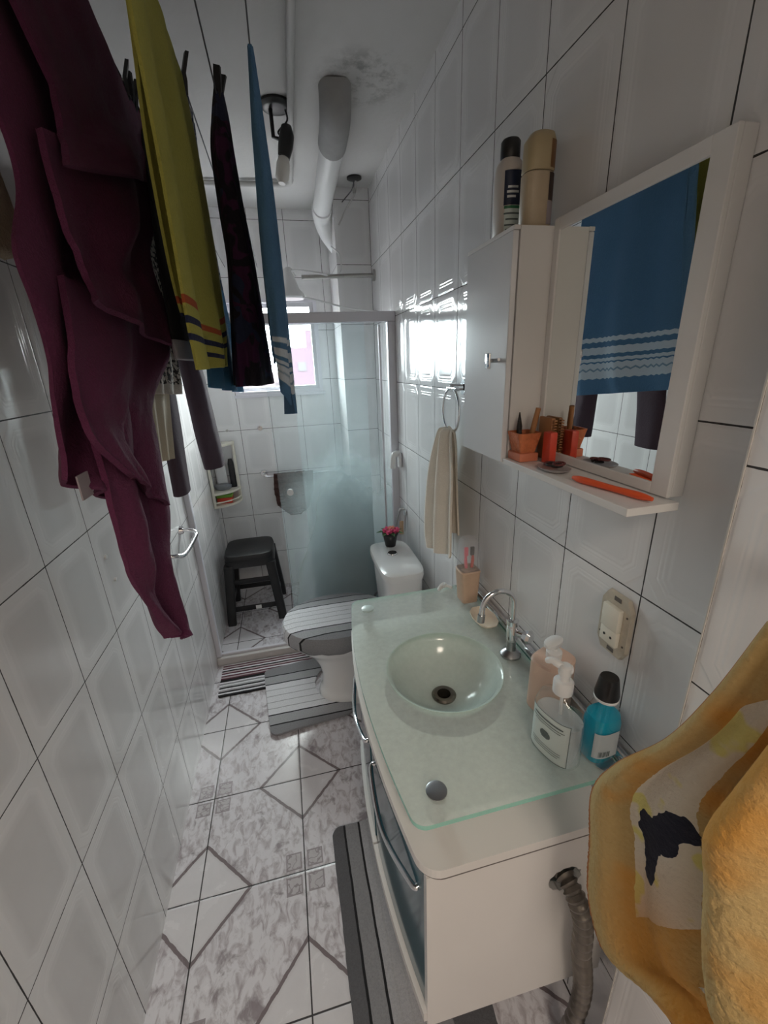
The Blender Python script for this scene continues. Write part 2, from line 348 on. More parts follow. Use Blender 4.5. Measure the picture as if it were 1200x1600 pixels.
# ------------------------------------------------------------------ mesh helpers
WL = {}
def mesh_from(bm, name):
    me = bpy.data.meshes.new(name); bm.to_mesh(me); bm.free(); return me
def finish(o, mat, smooth=True, ang=40):
    for m in (mat if isinstance(mat, (list, tuple)) else [mat]): o.data.materials.append(MT[m] if isinstance(m, str) else m)
    if smooth:
        for p in o.data.polygons: p.use_smooth = True
        try: o.data.set_sharp_from_angle(angle=math.radians(ang))
        except Exception: pass
def thing(name, label, cat, loc, group=None):
    o = bpy.data.objects.new(name, None); COL.objects.link(o)
    o.location = loc; o.empty_display_size = 0.05
    o['label'] = label; o['category'] = cat
    if group: o['group'] = group
    WL[o.name] = Vector(loc); return o
def part(name, bm, mat, parent=None, smooth=True, label=None, ang=40, base=None):
    """bm in world coordinates"""
    w = WL[parent.name] if parent else (Vector(base) if base is not None else Vector((0, 0, 0)))
    bmesh.ops.translate(bm, verts=bm.verts, vec=-w)
    bmesh.ops.recalc_face_normals(bm, faces=bm.faces)
    o = bpy.data.objects.new(name, mesh_from(bm, name)); COL.objects.link(o)
    finish(o, mat, smooth, ang)
    if parent: o.parent = parent
    else: o.location = w
    WL[o.name] = w
    if label: o['label'] = label
    return o
def solo(name, bm, mat, label, cat, base, group=None, **kw):
    o = part(name, bm, mat, base=base, **kw); o['label'] = label; o['category'] = cat
    if group: o['group'] = group
    return o
def struct(name, bm, mat, parent=None, smooth=False):
    o = part(name, bm, mat, parent, smooth=smooth)
    if not parent: o['kind'] = 'structure'
    return o
def nb(): return bmesh.new()
def box(bm, x0, x1, y0, y1, z0, z1, bev=0.0, seg=2, mi=0):
    r = bmesh.ops.create_cube(bm, size=1.0); vs = r['verts']
    for v in vs: v.co = Vector(((x0+x1)/2+v.co.x*(x1-x0), (y0+y1)/2+v.co.y*(y1-y0), (z0+z1)/2+v.co.z*(z1-z0)))
    if mi:
        for f in {f for v in vs for f in v.link_faces}: f.material_index = mi
    if bev > 0:
        es = list({e for v in vs for e in v.link_edges})
        bmesh.ops.bevel(bm, geom=es, offset=bev, segments=seg, affect='EDGES', profile=0.5)
    return bm
def tube(bm, pts, r, n=12, caps=True, closed=False, mi=0):
    pts = [Vector(p) for p in pts]; N = len(pts); rings = []
    rr = r if isinstance(r, (list, tuple)) else [r]*N
    T = []
    for i in range(N):
        a = pts[(i-1) % N] if (closed or i > 0) else pts[i]; b = pts[(i+1) % N] if (closed or i < N-1) else pts[i]
        T.append((b-a).normalized())
    up = Vector((0, 0, 1)) if abs(T[0].z) < 0.9 else Vector((1, 0, 0))
    nrm = (up - T[0]*up.dot(T[0])).normalized()
    for i in range(N):
        nrm = (nrm - T[i]*nrm.dot(T[i])).normalized(); bi = T[i].cross(nrm)
        rings.append([bm.verts.new(pts[i] + (nrm*math.cos(2*PI*k/n)+bi*math.sin(2*PI*k/n))*rr[i]) for k in range(n)])
    R = range(N) if closed else range(N-1)
    for i in R:
        A = rings[i]; B = rings[(i+1) % N]
        for k in range(n):
            f = bm.faces.new((A[k], A[(k+1) % n], B[(k+1) % n], B[k])); f.material_index = mi
    if caps and not closed:
        bm.faces.new(rings[0][::-1]).material_index = mi; bm.faces.new(rings[-1]).material_index = mi
    return bm
def spline(pts, k=6):
    pts = [Vector(p) for p in pts]; out = []
    for i in range(len(pts)-1):
        p0 = pts[max(i-1, 0)]; p1 = pts[i]; p2 = pts[i+1]; p3 = pts[min(i+2, len(pts)-1)]
        for j in range(k):
            t = j/k
            out.append(0.5*((2*p1)+(p2-p0)*t+(2*p0-5*p1+4*p2-p3)*t*t+(3*p1-p0-3*p2+p3)*t**3))
    out.append(pts[-1]); return out
def arc(c, r, a0, a1, u, v, n=12):
    c = Vector(c); u = Vector(u); v = Vector(v)
    return [c+u*r*math.cos(math.radians(a0+(a1-a0)*i/n))+v*r*math.sin(math.radians(a0+(a1-a0)*i/n)) for i in range(n+1)]
def loft(bm, rings, n=32, p=2.0, fold=None, cap0=True, cap1=True, mi=0):
    """rings: (cx,cy,z,rx,ry[,rot[,p]]) horizontal superellipse sections"""
    R = []
    for i, g in enumerate(rings):
        cx, cy, z, rx, ry = g[:5]; rot = g[5] if len(g) > 5 else 0; pp = g[6] if len(g) > 6 else p
        row = []
        for k in range(n):
            a = 2*PI*k/n; ca, sa = math.cos(a), math.sin(a)
            x = math.copysign(abs(ca)**(2/pp), ca)*rx; y = math.copysign(abs(sa)**(2/pp), sa)*ry
            if fold:
                s = fold(a, i/(len(rings)-1)); x *= s; y *= s
            row.append(bm.verts.new((cx+x*math.cos(rot)-y*math.sin(rot), cy+x*math.sin(rot)+y*math.cos(rot), z)))
        R.append(row)
    for A, B in zip(R, R[1:]):
        for k in range(n):
            bm.faces.new((A[k], A[(k+1) % n], B[(k+1) % n], B[k])).material_index = mi
    if cap0: bm.faces.new(R[0][::-1]).material_index = mi
    if cap1: bm.faces.new(R[-1]).material_index = mi
    return bm
def lathe(bm, cx, cy, prof, n=32, mi=0, cap0=True, cap1=True):
    return loft(bm, [(cx, cy, z, max(r, 1e-4), max(r, 1e-4)) for r, z in prof], n, 2.0, None, cap0, cap1, mi)
def interp_rings(keys, m=40):
    """smooth rings through key rings"""
    out = []; K = len(keys)
    for j in range(m+1):
        t = j/m*(K-1); i = min(int(t), K-2); f = t-i
        a = keys[max(i-1, 0)]; b = keys[i]; c = keys[i+1]; d = keys[min(i+2, K-1)]
        out.append(tuple(0.5*(2*q+(r-p_)*f+(2*p_-5*q+4*r-s)*f*f+(3*q-p_-3*r+s)*f**3) for p_, q, r, s in zip(a, b, c, d)))
    return out
def sheet(bm, rows, nu=40, nv=60, disp=None, mi=0, thick=0.004, v0=0.0, v1=1.0, smooth=True):
    """rows: list of (left point, right point); closed thick cloth with uv"""
    uvl = bm.loops.layers.uv.verify()
    K = len(rows); grid = []
    def cr(p0, p1, p2, p3, t):
        if not smooth: return p1.lerp(p2, t)
        return 0.5*((2*p1)+(p2-p0)*t+(2*p0-5*p1+4*p2-p3)*t*t+(3*p1-p0-3*p2+p3)*t**3)
    for j in range(nv+1):
        t = j/nv*(K-1); i = min(int(t), K-2); f = t-i
        L = cr(*[Vector(rows[max(0, min(K-1, q))][0]) for q in (i-1, i, i+1, i+2)], f)
        Rr = cr(*[Vector(rows[max(0, min(K-1, q))][1]) for q in (i-1, i, i+1, i+2)], f)
        grid.append([(L.lerp(Rr, k/nu), k/nu, j/nv) for k in range(nu+1)])
    P = [[None]*(nu+1) for _ in range(nv+1)]
    for j in range(nv+1):
        for k in range(nu+1):
            p, u, v = grid[j][k]
            P[j][k] = p + (disp(u, v, p) if disp else Vector())
    def nrm(j, k):
        a = P[min(j+1, nv)][k]-P[max(j-1, 0)][k]; b = P[j][min(k+1, nu)]-P[j][max(k-1, 0)]
        c = a.cross(b); return c.normalized() if c.length > 1e-9 else Vector((1, 0, 0))
    F = [[bm.verts.new(P[j][k]+nrm(j, k)*thick/2) for k in range(nu+1)] for j in range(nv+1)]
    B = [[bm.verts.new(P[j][k]-nrm(j, k)*thick/2) for k in range(nu+1)] for j in range(nv+1)]
    def face(vs, uvs):
        try: f = bm.faces.new(vs)
        except ValueError: return
        f.material_index = mi
        for l, q in zip(f.loops, uvs): l[uvl].uv = q
    q = lambda j, k: (k/nu, v0+(v1-v0)*j/nv)
    for j in range(nv):
        for k in range(nu):
            U = [q(j, k), q(j, k+1), q(j+1, k+1), q(j+1, k)]
            face([F[j][k], F[j][k+1], F[j+1][k+1], F[j+1][k]], U)
            face([B[j][k], B[j+1][k], B[j+1][k+1], B[j][k+1]], [U[0], U[3], U[2], U[1]])
    for j in range(nv):
        for k in (0, nu): face([F[j][k], F[j+1][k], B[j+1][k], B[j][k]], [q(j, k), q(j+1, k), q(j+1, k), q(j, k)])
    for k in range(nu):
        for j in (0, nv): face([F[j][k], F[j][k+1], B[j][k+1], B[j][k]], [q(j, k), q(j, k+1), q(j, k+1), q(j, k)])
    return bm
def ns(x, y=0.0, z=0.0): return noise.noise(Vector((x, y, z)))
def folds(ax, amp, freq, seed=0.0, top=0.15, grow=1.0, cross=None):
    """vertical folds pushing along axis ax, growing towards the hem"""
    def f(u, v, p):
        a = amp*(top+(1-top)*v**grow)
        w = math.sin(2*PI*(freq*u+0.35*ns(v*2.0, seed)+seed))*0.6+ns(u*freq*1.7+seed*3, v*1.3, seed)*0.9
        d = Vector(); d[ax] = a*w
        return d
    return f

# ------------------------------------------------------------------ room
LX, RX, BY, CZ = -0.522, 0.55, 2.925, 2.41
FY = -0.45
bm = nb(); box(bm, LX-0.1, RX+0.1, FY-1.3, BY+0.15, -0.1, 0.0); struct('floor', bm, 'floor')
bm = nb(); box(bm, LX-0.1, RX+0.1, FY-1.3, BY+0.15, CZ, CZ+0.1); struct('ceiling', bm, 'ceiling')
bm = nb(); box(bm, LX-0.1, LX, FY, BY+0.15, 0, CZ); struct('wall_left', bm, 'wall_l')
bm = nb(); box(bm, RX, RX+0.1, FY, BY+0.15, 0, CZ); struct('wall_right', bm, 'wall_r')
# back wall with the window opening
WX0, WX1, WZ0, WZ1 = -0.295, 0.262, 1.385, 1.945
bm = nb()
box(bm, LX, WX0, BY, BY+0.12, 0, CZ); box(bm, WX1, RX, BY, BY+0.12, 0, CZ)
box(bm, WX0, WX1, BY, BY+0.12, 0, WZ0); box(bm, WX0, WX1, BY, BY+0.12, WZ1, CZ)
struct('wall_back', bm, 'wall_b')
bm = nb(); box(bm, 0.36, RX, 2.57, BY, 0, CZ); struct('wall_shaft', bm, wall_tile('wall_tile_shaft', 0, 2, 0.345, 0.277, 0.205, 0.297, rough=0.12, relief=0.5))
# near pier on the right with its corner trim
bm = nb(); box(bm, 0.49, RX, FY, 0.352, 0, CZ); struct('wall_pier', bm, 'wall_p')
bm = nb(); box(bm, 0.4885, RX, 0.352, 0.3538, 0, CZ); struct('trim_1', bm, 'trim')
# wall behind the camera with a doorway into a hall
bm = nb()
box(bm, LX, -0.36, FY-0.1, FY, 0, CZ); box(bm, 0.38, RX, FY-0.1, FY, 0, CZ); box(bm, -0.36, 0.38, FY-0.1, FY, 2.1, CZ)
struct('wall_front', bm, 'wall_f')
bm = nb(); box(bm, LX-0.1, LX, FY-1.3, FY, 0, CZ); box(bm, RX, RX+0.1, FY-1.3, FY, 0, CZ); box(bm, LX, RX, FY-1.3, FY-1.2, 0, CZ)
struct('wall_hall', bm, 'plaster')
bm = nb(); box(bm, LX, 0.50, 2.075, 2.135, 0, 0.045, 0.006); struct('trim_2', bm, 'stone')

# window
def frame_ring(bm, x0, x1, z0, z1, y0, y1, w):
    box(bm, x0, x0+w, y0, y1, z0, z1); box(bm, x1-w, x1, y0, y1, z0, z1)
    box(bm, x0+w, x1-w, y0, y1, z0, z0+w); box(bm, x0+w, x1-w, y0, y1, z1-w, z1)
bm = nb(); frame_ring(bm, WX0, WX1, WZ0, WZ1, BY-0.008, BY+0.10, 0.022)
box(bm, WX0-0.012, WX1+0.012, BY-0.014, BY, WZ0-0.014, WZ0+0.004, 0.002)
win = struct('window_1', bm, 'alu_w')
bm = nb(); frame_ring(bm, -0.015, WX1-0.022, WZ0+0.022, WZ1-0.022, BY+0.01, BY+0.03, 0.024); part('sash', bm, 'alu', win, False)
bm = nb(); frame_ring(bm, WX0+0.022, 0.012, WZ0+0.022, WZ1-0.022, BY+0.04, BY+0.06, 0.024); part('sash', bm, 'alu', win, False)
bm = nb(); box(bm, WX0+0.022, WX1-0.022, BY+0.065, BY+0.085, 1.80, 1.822); part('transom', bm, 'alu', win, False)
bm = nb(); box(bm, 0.009, WX1-0.046, BY+0.018, BY+0.022, WZ0+0.046, WZ1-0.046); part('pane', bm, 'pane', win, False)
bm = nb(); box(bm, WX0+0.046, -0.012, BY+0.048, BY+0.052, WZ0+0.046, WZ1-0.046); part('pane', bm, 'pane', win, False)

# apartment block far outside
def block(x0, x1, y0, y1, z1, label, mat, roofbox=False):
    b = thing('apartment_building', label, 'building', ((x0+x1)/2, (y0+y1)/2, -30))
    bm = nb(); box(bm, x0, x1, y0, y1, -30, z1); part('facade', bm, mat, b, False)
    if roofbox:
        bm = nb(); box(bm, x0+(x1-x0)*0.32, x0+(x1-x0)*0.58, y0+0.5, y1-1, z1, z1+1.6); part('roof_tank', bm, mat, b, False)
    k = 0
    z = z1-2.2
    while z > z1-9 and k < 36:
        x = x0+1.0
        while x < x1-1.2:
            bm = nb(); box(bm, x, x+0.8, y0-0.05, y0+0.1, z, z+0.85); part('window', bm, 'darkwin', b, False)
            x += 2.1; k += 1
        z -= 2.3
pa = at(452, 547, 1, 45); pb = at(500, 547, 1, 45)
block(pa.x-0.3, pb.x+3, 45, 55, pa.z+0.2, 'rose apartment block seen through the right side of the window', 'facade', True)
pa = at(370, 585, 1, 70); pb = at(445, 585, 1, 70)
block(pa.x-6, pb.x, 70, 80, pa.z, 'pale distant apartment block low in the window', 'facade_w')

# ------------------------------------------------------------------ ceiling pipes, lamp
t = thing('drain_pipe', 'thick white drain pipe running under the ceiling to the corner shaft', 'pipe', (0.305, 2.3, 2.33))
bm = nb(); tube(bm, [(0.288, 1.93, 2.345), (0.300, 2.35, 2.335), (0.306, 2.62, 2.325)], 0.047, 24); part('pipe', bm, 'pvc', t)
bm = nb(); tube(bm, spline([(0.306, 2.60, 2.325), (0.312, 2.67, 2.305), (0.335, 2.715, 2.26), (0.365, 2.735, 2.22), (0.42, 2.745, 2.16)], 8), 0.050, 24); part('elbow', bm, 'pvc', t)
bm = nb(); tube(bm, [(0.306, 2.585, 2.325), (0.306, 2.625, 2.324)], 0.053, 24); part('collar', bm, 'pvc', t)
bm = nb(); tube(bm, spline([(0.289, 1.97, 2.345), (0.284, 1.84, 2.352), (0.279, 1.77, 2.375), (0.276, 1.735, 2.43)], 6), [0.054]*19, 24); part('ceiling_elbow', bm, simple('mould_grey_paint', (0.34, 0.335, 0.33), 0.7, var=0.25, vscale=12), t, label='mould-grey elbow at the ceiling')
bm = nb(); tube(bm, [(0.12, FY, 2.392), (0.125, 1.4, 2.392), (0.148, 2.45, 2.392)]+arc((0.088, 2.46, 2.392), 0.062, 0, 90, (1, 0, 0), (0, 1, 0), 8)+[(-0.30, 2.54, 2.392)], 0.0125, 14)
solo('conduit_pipe', bm, 'conduit', 'thin painted conduit pipe along the ceiling bending left near the window', 'pipe', (0.12, 1.5, 2.392))
# lamp fitting
t = thing('ceiling_lamp', 'black ceiling lamp fitting with a white bulb hanging crookedly', 'lamp', (0.085, 1.87, CZ))
lx, ly = 0.085, 1.87
bm = nb(); lathe(bm, lx, ly, [(0.055, CZ-0.001), (0.055, CZ-0.008), (0.046, CZ-0.016), (0.035, CZ-0.018)], 28); part('ceiling_rose', bm, 'black_g', t)
bm = nb(); tube(bm, [(lx-0.018, ly, CZ-0.01), (lx-0.018, ly-0.01, CZ-0.10), (lx+0.012, ly-0.012, CZ-0.108)], 0.007, 8); part('bracket', bm, 'black_g', t)
bm = nb(); tube(bm, spline([(lx+0.03, ly, CZ-0.01), (lx+0.035, ly-0.01, CZ-0.05), (lx+0.0, ly-0.01, CZ-0.085), (lx+0.02, ly-0.01, CZ-0.10)], 6), 0.003, 6); part('wire', bm, 'black_g', t)
bm = nb(); tube(bm, [(lx+0.030, ly-0.012, CZ-0.068), (lx+0.028, ly-0.014, CZ-0.095), (lx+0.020, ly-0.02, CZ-0.13), (lx+0.010, ly-0.025, CZ-0.165)], [0.018, 0.026, 0.026, 0.021], 20); sk_ = part('socket', bm, 'black_g', t)
bm = nb(); tube(bm, [(lx+0.010, ly-0.025, CZ-0.165), (lx+0.006, ly-0.028, CZ-0.185), (lx-0.002, ly-0.035, CZ-0.225), (lx-0.006, ly-0.038, CZ-0.245)], [0.018, 0.024, 0.024, 0.012], 20); part('bulb', bm, 'lamp', t)
# ceiling junction plate and wires by the shaft
t = thing('junction_plate', 'round black ceiling plate with loose wires beside the corner shaft', 'electrical fitting', (0.455, 2.44, CZ))
bm = nb(); lathe(bm, 0.455, 2.44, [(0.036, CZ-0.001), (0.036, CZ-0.008), (0.018, CZ-0.012)], 24); part('plate', bm, 'black_g', t)
bm = nb(); tube(bm, spline([(0.452, 2.44, 2.395), (0.445, 2.46, 2.365), (0.40, 2.60, 2.34), (0.362, 2.72, 2.30)], 6), 0.003, 6); part('wire', bm, 'line', t)
bm = nb(); tube(bm, spline([(0.462, 2.44, 2.395), (0.458, 2.46, 2.35), (0.42, 2.52, 2.30), (0.38, 2.545, 2.235)], 6), 0.0045, 6); part('wire', bm, 'conduit', t)
bm = nb(); lathe(bm, 0.455, 2.455, [(0.008, 2.35), (0.010, 2.36), (0.008, 2.385)], 12); part('connector', bm, 'dull', t)
# shower head on its arm
t = thing('electric_shower', 'white electric shower head on a steel arm beside the window', 'shower', (0.12, 2.50, 1.9))
bm = nb(); tube(bm, [(RX, 2.49, 1.995), (0.16, 2.49, 1.985)], 0.0105, 14); part('arm', bm, 'dull', t)
bm = nb(); tube(bm, [(RX, 2.49, 1.995), (RX-0.012, 2.49, 1.995)], 0.028, 20); part('wall_flange', bm, 'dull', t)
bm = nb(); lathe(bm, 0.095, 2.49, [(0.012, 2.03), (0.022, 2.02), (0.03, 1.98), (0.048, 1.93), (0.07, 1.905), (0.073, 1.89), (0.066, 1.882)], 32); part('head', bm, 'white', t)
bm = nb(); tube(bm, spline([(0.13, 2.47, 1.985), (0.12, 2.45, 2.01), (0.25, 2.47, 2.0), (0.33, 2.50, 1.985), (0.375, 2.54, 2.03), (0.375, 2.55, 2.10), (0.34, 2.60, 2.15)], 6), 0.0045, 8); part('power_cord', bm, 'wcord', t)
bm = nb(); tube(bm, spline([(0.14, 2.48, 1.915), (0.12, 2.47, 1.90), (0.24, 2.43, 1.865), (0.38, 2.42, 1.83), (RX, 2.44, 1.81)], 6), 0.005, 8); part('hose', bm, 'wcord', t)

# ------------------------------------------------------------------ shower enclosure
t = thing('shower_enclosure', 'glass shower screen with pale aluminium rail and frosted lower half', 'shower screen', (0.2, 2.105, 0.045))
bm = nb(); box(bm, LX, RX, 2.085, 2.13, 1.732, 1.776, 0.003); part('top_rail', bm, 'alu_w', t, False)
bm = nb(); box(bm, 0.512, RX, 2.090, 2.125, 0.045, 1.732, 0.003); part('wall_post', bm, 'alu_w', t, False)
bm = nb(); box(bm, LX, LX+0.025, 2.090, 2.125, 0.045, 1.732, 0.003); part('wall_post', bm, 'alu_w', t, False)
bm = nb(); box(bm, LX+0.025, 0.512, 2.10, 2.118, 0.045, 0.058, 0.002); part('bottom_track', bm, 'alu_w', t, False)
bm = nb(); box(bm, 0.05, 0.512, 2.112, 2.120, 0.058, 1.732, 0.001); part('fixed_pane', bm, 'shower', t, False)
bm = nb(); box(bm, -0.075, 0.40, 2.094, 2.102, 0.058, 1.732, 0.001); dr = part('sliding_pane', bm, 'shower', t, False)
bm = nb(); tube(bm, [(-0.022, 2.094, 0.955), (-0.022, 2.074, 0.955)], [0.014, 0.017], 20); part('knob', bm, 'white', dr)
bm = nb(); box(bm, 0.470, 0.480, 2.108, 2.112, 0.07, 1.72); part('seal_strip', bm, 'alu', t, False)

# towel bar and loofah inside
t = thing('towel_bar', 'chrome towel bar on the back wall inside the shower', 'towel bar', (0.0, 2.90, 0.86))
bm = nb(); tube(bm, [(-0.19, BY, 0.868), (-0.19, 2.885, 0.868), (-0.183, 2.868, 0.862), (-0.165, 2.86, 0.858), (0.30, 2.86, 0.858), (0.315, 2.868, 0.862), (0.322, 2.89, 0.865), (0.322, BY, 0.865)], 0.0085, 12); part('bar', bm, 'chrome', t)
for x in (-0.19, 0.322):
    bm = nb(); tube(bm, [(x, BY, 0.868), (x, BY-0.012, 0.868)], [0.024, 0.02], 20); part('wall_flange', bm, 'chrome', t)
bm = nb()
rows = [((-0.125, 2.875, 0.64), (0.06, 2.875, 0.60)), ((-0.135, 2.877, 0.75), (0.13, 2.877, 0.73)), ((-0.125, 2.872, 0.868), (0.14, 2.872, 0.868)), ((-0.125, 2.847, 0.870), (0.14, 2.847, 0.870)), ((-0.135, 2.842, 0.74), (0.12, 2.842, 0.74)), ((-0.11, 2.842, 0.64), (0.09, 2.842, 0.62)), ((-0.045, 2.842, 0.575), (0.03, 2.842, 0.575))]
sheet(bm, rows, 36, 60, lambda u, v, p: Vector((0.006*ns(p.z*90, u*3), -0.006*abs(math.sin(p.z*160))-0.004*ns(p.x*80, p.z*80), 0.006*ns(p.x*70, 4))), thick=0.008, smooth=False)
solo('bath_scrubber', bm, simple('brown_net', (0.05, 0.018, 0.014), 0.8, bump=0.8, bscale=120, var=0.6, vscale=60), 'dark brown knitted scrubbing cloth folded over the shower towel bar', 'cloth', (0, 2.86, 0.86))
for x, z, lb in ((-0.176, 1.174, 'small chrome valve stub on the back wall left of the shower glass'),):
    bm = nb(); tube(bm, [(x, BY, z), (x, BY-0.012, z)], 0.016, 18); tube(bm, [(x, BY-0.008, z), (x, BY-0.03, z)], 0.009, 14)
    solo('wall_valve', bm, 'chrome', lb, 'valve', (x, BY, z))
bm = nb(); tube(bm, [(-0.385, BY, 1.172), (-0.385, BY-0.01, 1.172)], 0.008, 12)
solo('wall_screw', bm, 'dull', 'tiny metal screw in the back wall grout above the corner shelf', 'screw', (-0.385, BY, 1.172))

# corner shelf
t = thing('corner_shelf', 'cream plastic corner shelf in the back left corner of the shower', 'shelf', (LX, BY, 0.69))
def quarter(bm, z0, z1, r, cx=LX+0.004, cy=BY-0.004, n=12):
    vs0 = [bm.verts.new((cx, cy, z0))]+[bm.verts.new((cx+r*math.cos(PI/2*i/n), cy-r*math.sin(PI/2*i/n), z0)) for i in range(n+1)]
    vs1 = [bm.verts.new((v.co.x, v.co.y, z1)) for v in vs0]
    bm.faces.new(vs0[::-1]); bm.faces.new(vs1)
    for i in range(len(vs0)): bm.faces.new((vs0[i], vs0[(i+1) % len(vs0)], vs1[(i+1) % len(vs0)], vs1[i]))
for z in (0.70, 0.785, 1.09):
    bm = nb(); quarter(bm, z, z+0.014, 0.165); part('tray', bm, 'cream', t, ang=30)
bm = nb(); box(bm, LX+0.150, LX+0.168, BY-0.03, BY-0.004, 0.70, 1.10, 0.003); part('upright', bm, 'cream', t)
bm = nb(); box(bm, LX+0.004, LX+0.02, BY-0.17, BY-0.15, 0.70, 1.10, 0.003); part('upright', bm, 'cream', t)
bm = nb(); tube(bm, arc((LX+0.004, BY-0.004, 0.735), 0.160, 0, 90, (1, 0, 0), (0, -1, 0), 14), 0.005, 8); part('guard_rail', bm, 'cream', t)
bm = nb(); loft(bm, [(LX+0.065, BY-0.075, 0.799, 0.035, 0.026), (LX+0.065, BY-0.075, 0.808, 0.052, 0.036), (LX+0.065, BY-0.075, 0.828, 0.056, 0.040), (LX+0.065, BY-0.075, 0.834, 0.048, 0.034)], 28)
solo('soap_dish', bm, 'greydish', 'round grey soap dish on the middle tray of the corner shelf', 'soap dish', (LX+0.065, BY-0.075, 0.799))
bm = nb(); loft(bm, [(LX+0.06, BY-0.022, 0.799, 0.034, 0.015), (LX+0.06, BY-0.022, 0.94, 0.034, 0.015), (LX+0.06, BY-0.022, 0.965, 0.018, 0.010)], 24, 3)
solo('shampoo_bottle', bm, 'pvc', 'pale grey bottle at the back of the corner shelf', 'bottle', (LX+0.06, BY-0.022, 0.799))
bm = nb(); loft(bm, [(LX+0.128, BY-0.024, 0.799, 0.019, 0.014), (LX+0.128, BY-0.024, 0.96, 0.019, 0.014), (LX+0.128, BY-0.024, 0.99, 0.012, 0.010)], 24, 3)
solo('shampoo_bottle', bm, 'black_g', 'slim black bottle standing on the corner shelf', 'bottle', (LX+0.13, BY-0.03, 0.799))
bm = nb(); box(bm, LX+0.02, LX+0.115, BY-0.12, BY-0.03, 0.7145, 0.752, 0.006); solo('soap_box', bm, 'redsp', 'red soap box on the lowest tray of the corner shelf', 'box', (LX+0.07, BY-0.075, 0.7145))
bm = nb(); box(bm, LX+0.018, LX+0.118, BY-0.118, BY-0.032, 0.7525, 0.772, 0.005); solo('sponge', bm, 'green', 'green sponge lying on the red soap box', 'sponge', (LX+0.07, BY-0.075, 0.7525))

# stool
t = thing('plastic_stool', 'black plastic stool standing in the shower corner', 'stool', (-0.325, 2.635, 0))
cx, cy = -0.325, 2.635
bm = nb(); loft(bm, [(cx, cy, 0.425, 0.150, 0.150, 0, 5), (cx, cy, 0.440, 0.152, 0.152, 0, 5), (cx, cy, 0.462, 0.146, 0.146, 0, 5), (cx, cy, 0.468, 0.132, 0.132, 0, 5), (cx, cy, 0.462, 0.05, 0.05, 0, 3)], 48)
part('seat', bm, 'black', t)
bm = nb(); loft(bm, [(cx, cy, 0.385, 0.153, 0.153, 0, 6), (cx, cy, 0.425, 0.150, 0.150, 0, 6)], 48); part('apron', bm, 'black', t)
LG = {}
for sx in (-1, 1):
    for sy in (-1, 1):
        bm = nb()
        x1, y1, x0, y0 = cx+sx*0.125, cy+sy*0.125, cx+sx*0.158, cy+sy*0.155
        loft(bm, [(x0, y0, 0.0, 0.026, 0.026, 0, 5), (x0, y0, 0.03, 0.026, 0.026, 0, 5), (x1, y1, 0.40, 0.029, 0.029, 0, 5)], 20)
        part('leg', bm, 'black', t)
for z, w in ((0.10, 0.150), (0.285, 0.138)):
    for s in (-1, 1):
        bm = nb(); box(bm, cx-w, cx+w, cy+s*w-0.006, cy+s*w+0.006, z-0.016, z+0.016, 0.003); part('stretcher', bm, 'black', t)
        bm = nb(); box(bm, cx+s*w-0.006, cx+s*w+0.006, cy-w, cy+w, z-0.016, z+0.016, 0.003); part('stretcher', bm, 'black', t)
bm = nb(); box(bm, cx+0.0, cx+0.035, cy-0.158, cy-0.156, 0.087, 0.113, 0.0005); part('sticker', bm, 'white', t, label='small white sticker on the lower stretcher')

# ------------------------------------------------------------------ toilet
t = thing('toilet', 'white ceramic toilet with cistern standing by the shower screen', 'toilet', (0.20, 1.72, 0))
TY = 1.72
bm = nb()
keys = [(0.195, TY, 0.0, 0.185, 0.118), (0.195, TY, 0.03, 0.182, 0.115), (0.195, TY, 0.07, 0.165, 0.098), (0.190, TY, 0.16, 0.160, 0.092), (0.175, TY, 0.25, 0.185, 0.115), (0.150, TY, 0.32, 0.225, 0.158), (0.140, TY, 0.37, 0.242, 0.180), (0.140, TY, 0.39, 0.243, 0.182)]
loft(bm, interp_rings(keys, 28), 48, 2.2); part('bowl', bm, 'ceramic', t, ang=60)
bm = nb(); loft(bm, [(0.39, TY, 0.0, 0.115, 0.10), (0.39, TY, 0.2, 0.105, 0.10), (0.41, TY, 0.36, 0.11, 0.15), (0.42, TY, 0.40, 0.11, 0.16)], 32, 3.5); part('bowl_base', bm, 'ceramic', t, ang=60)
bm = nb(); loft(bm, [(0.125, TY, 0.391, 0.236, 0.178), (0.125, TY, 0.405, 0.240, 0.182), (0.125, TY, 0.415, 0.236, 0.178)], 48, 2.2); part('seat', bm, 'white', t)
bm = nb(); loft(bm, [(0.432, TY, 0.395, 0.072, 0.165), (0.430, TY, 0.45, 0.080, 0.172), (0.425, TY, 0.655, 0.088, 0.180)], 48, 5); ck = part('cistern', bm, 'ceramic', t)
bm = nb(); loft(bm, [(0.422, TY, 0.658, 0.094, 0.187), (0.422, TY, 0.680, 0.098, 0.191), (0.422, TY, 0.694, 0.095, 0.188), (0.422, TY, 0.701, 0.082, 0.175)], 48, 5); part('cistern_lid', bm, 'ceramic', t)
bm = nb(); lathe(bm, 0.415, 1.745, [(0.024, 0.700), (0.024, 0.705), (0.021, 0.709), (0.018, 0.708)], 28); part('flush_button', bm, 'chrome', t)
bm = nb(); tube(bm, spline([(0.37, 1.90, 0.42), (0.36, 1.97, 0.35), (0.33, 1.99, 0.20), (0.40, 2.02, 0.12), (RX, 2.02, 0.12)], 6), 0.006, 8); part('supply_hose', bm, 'line', t)

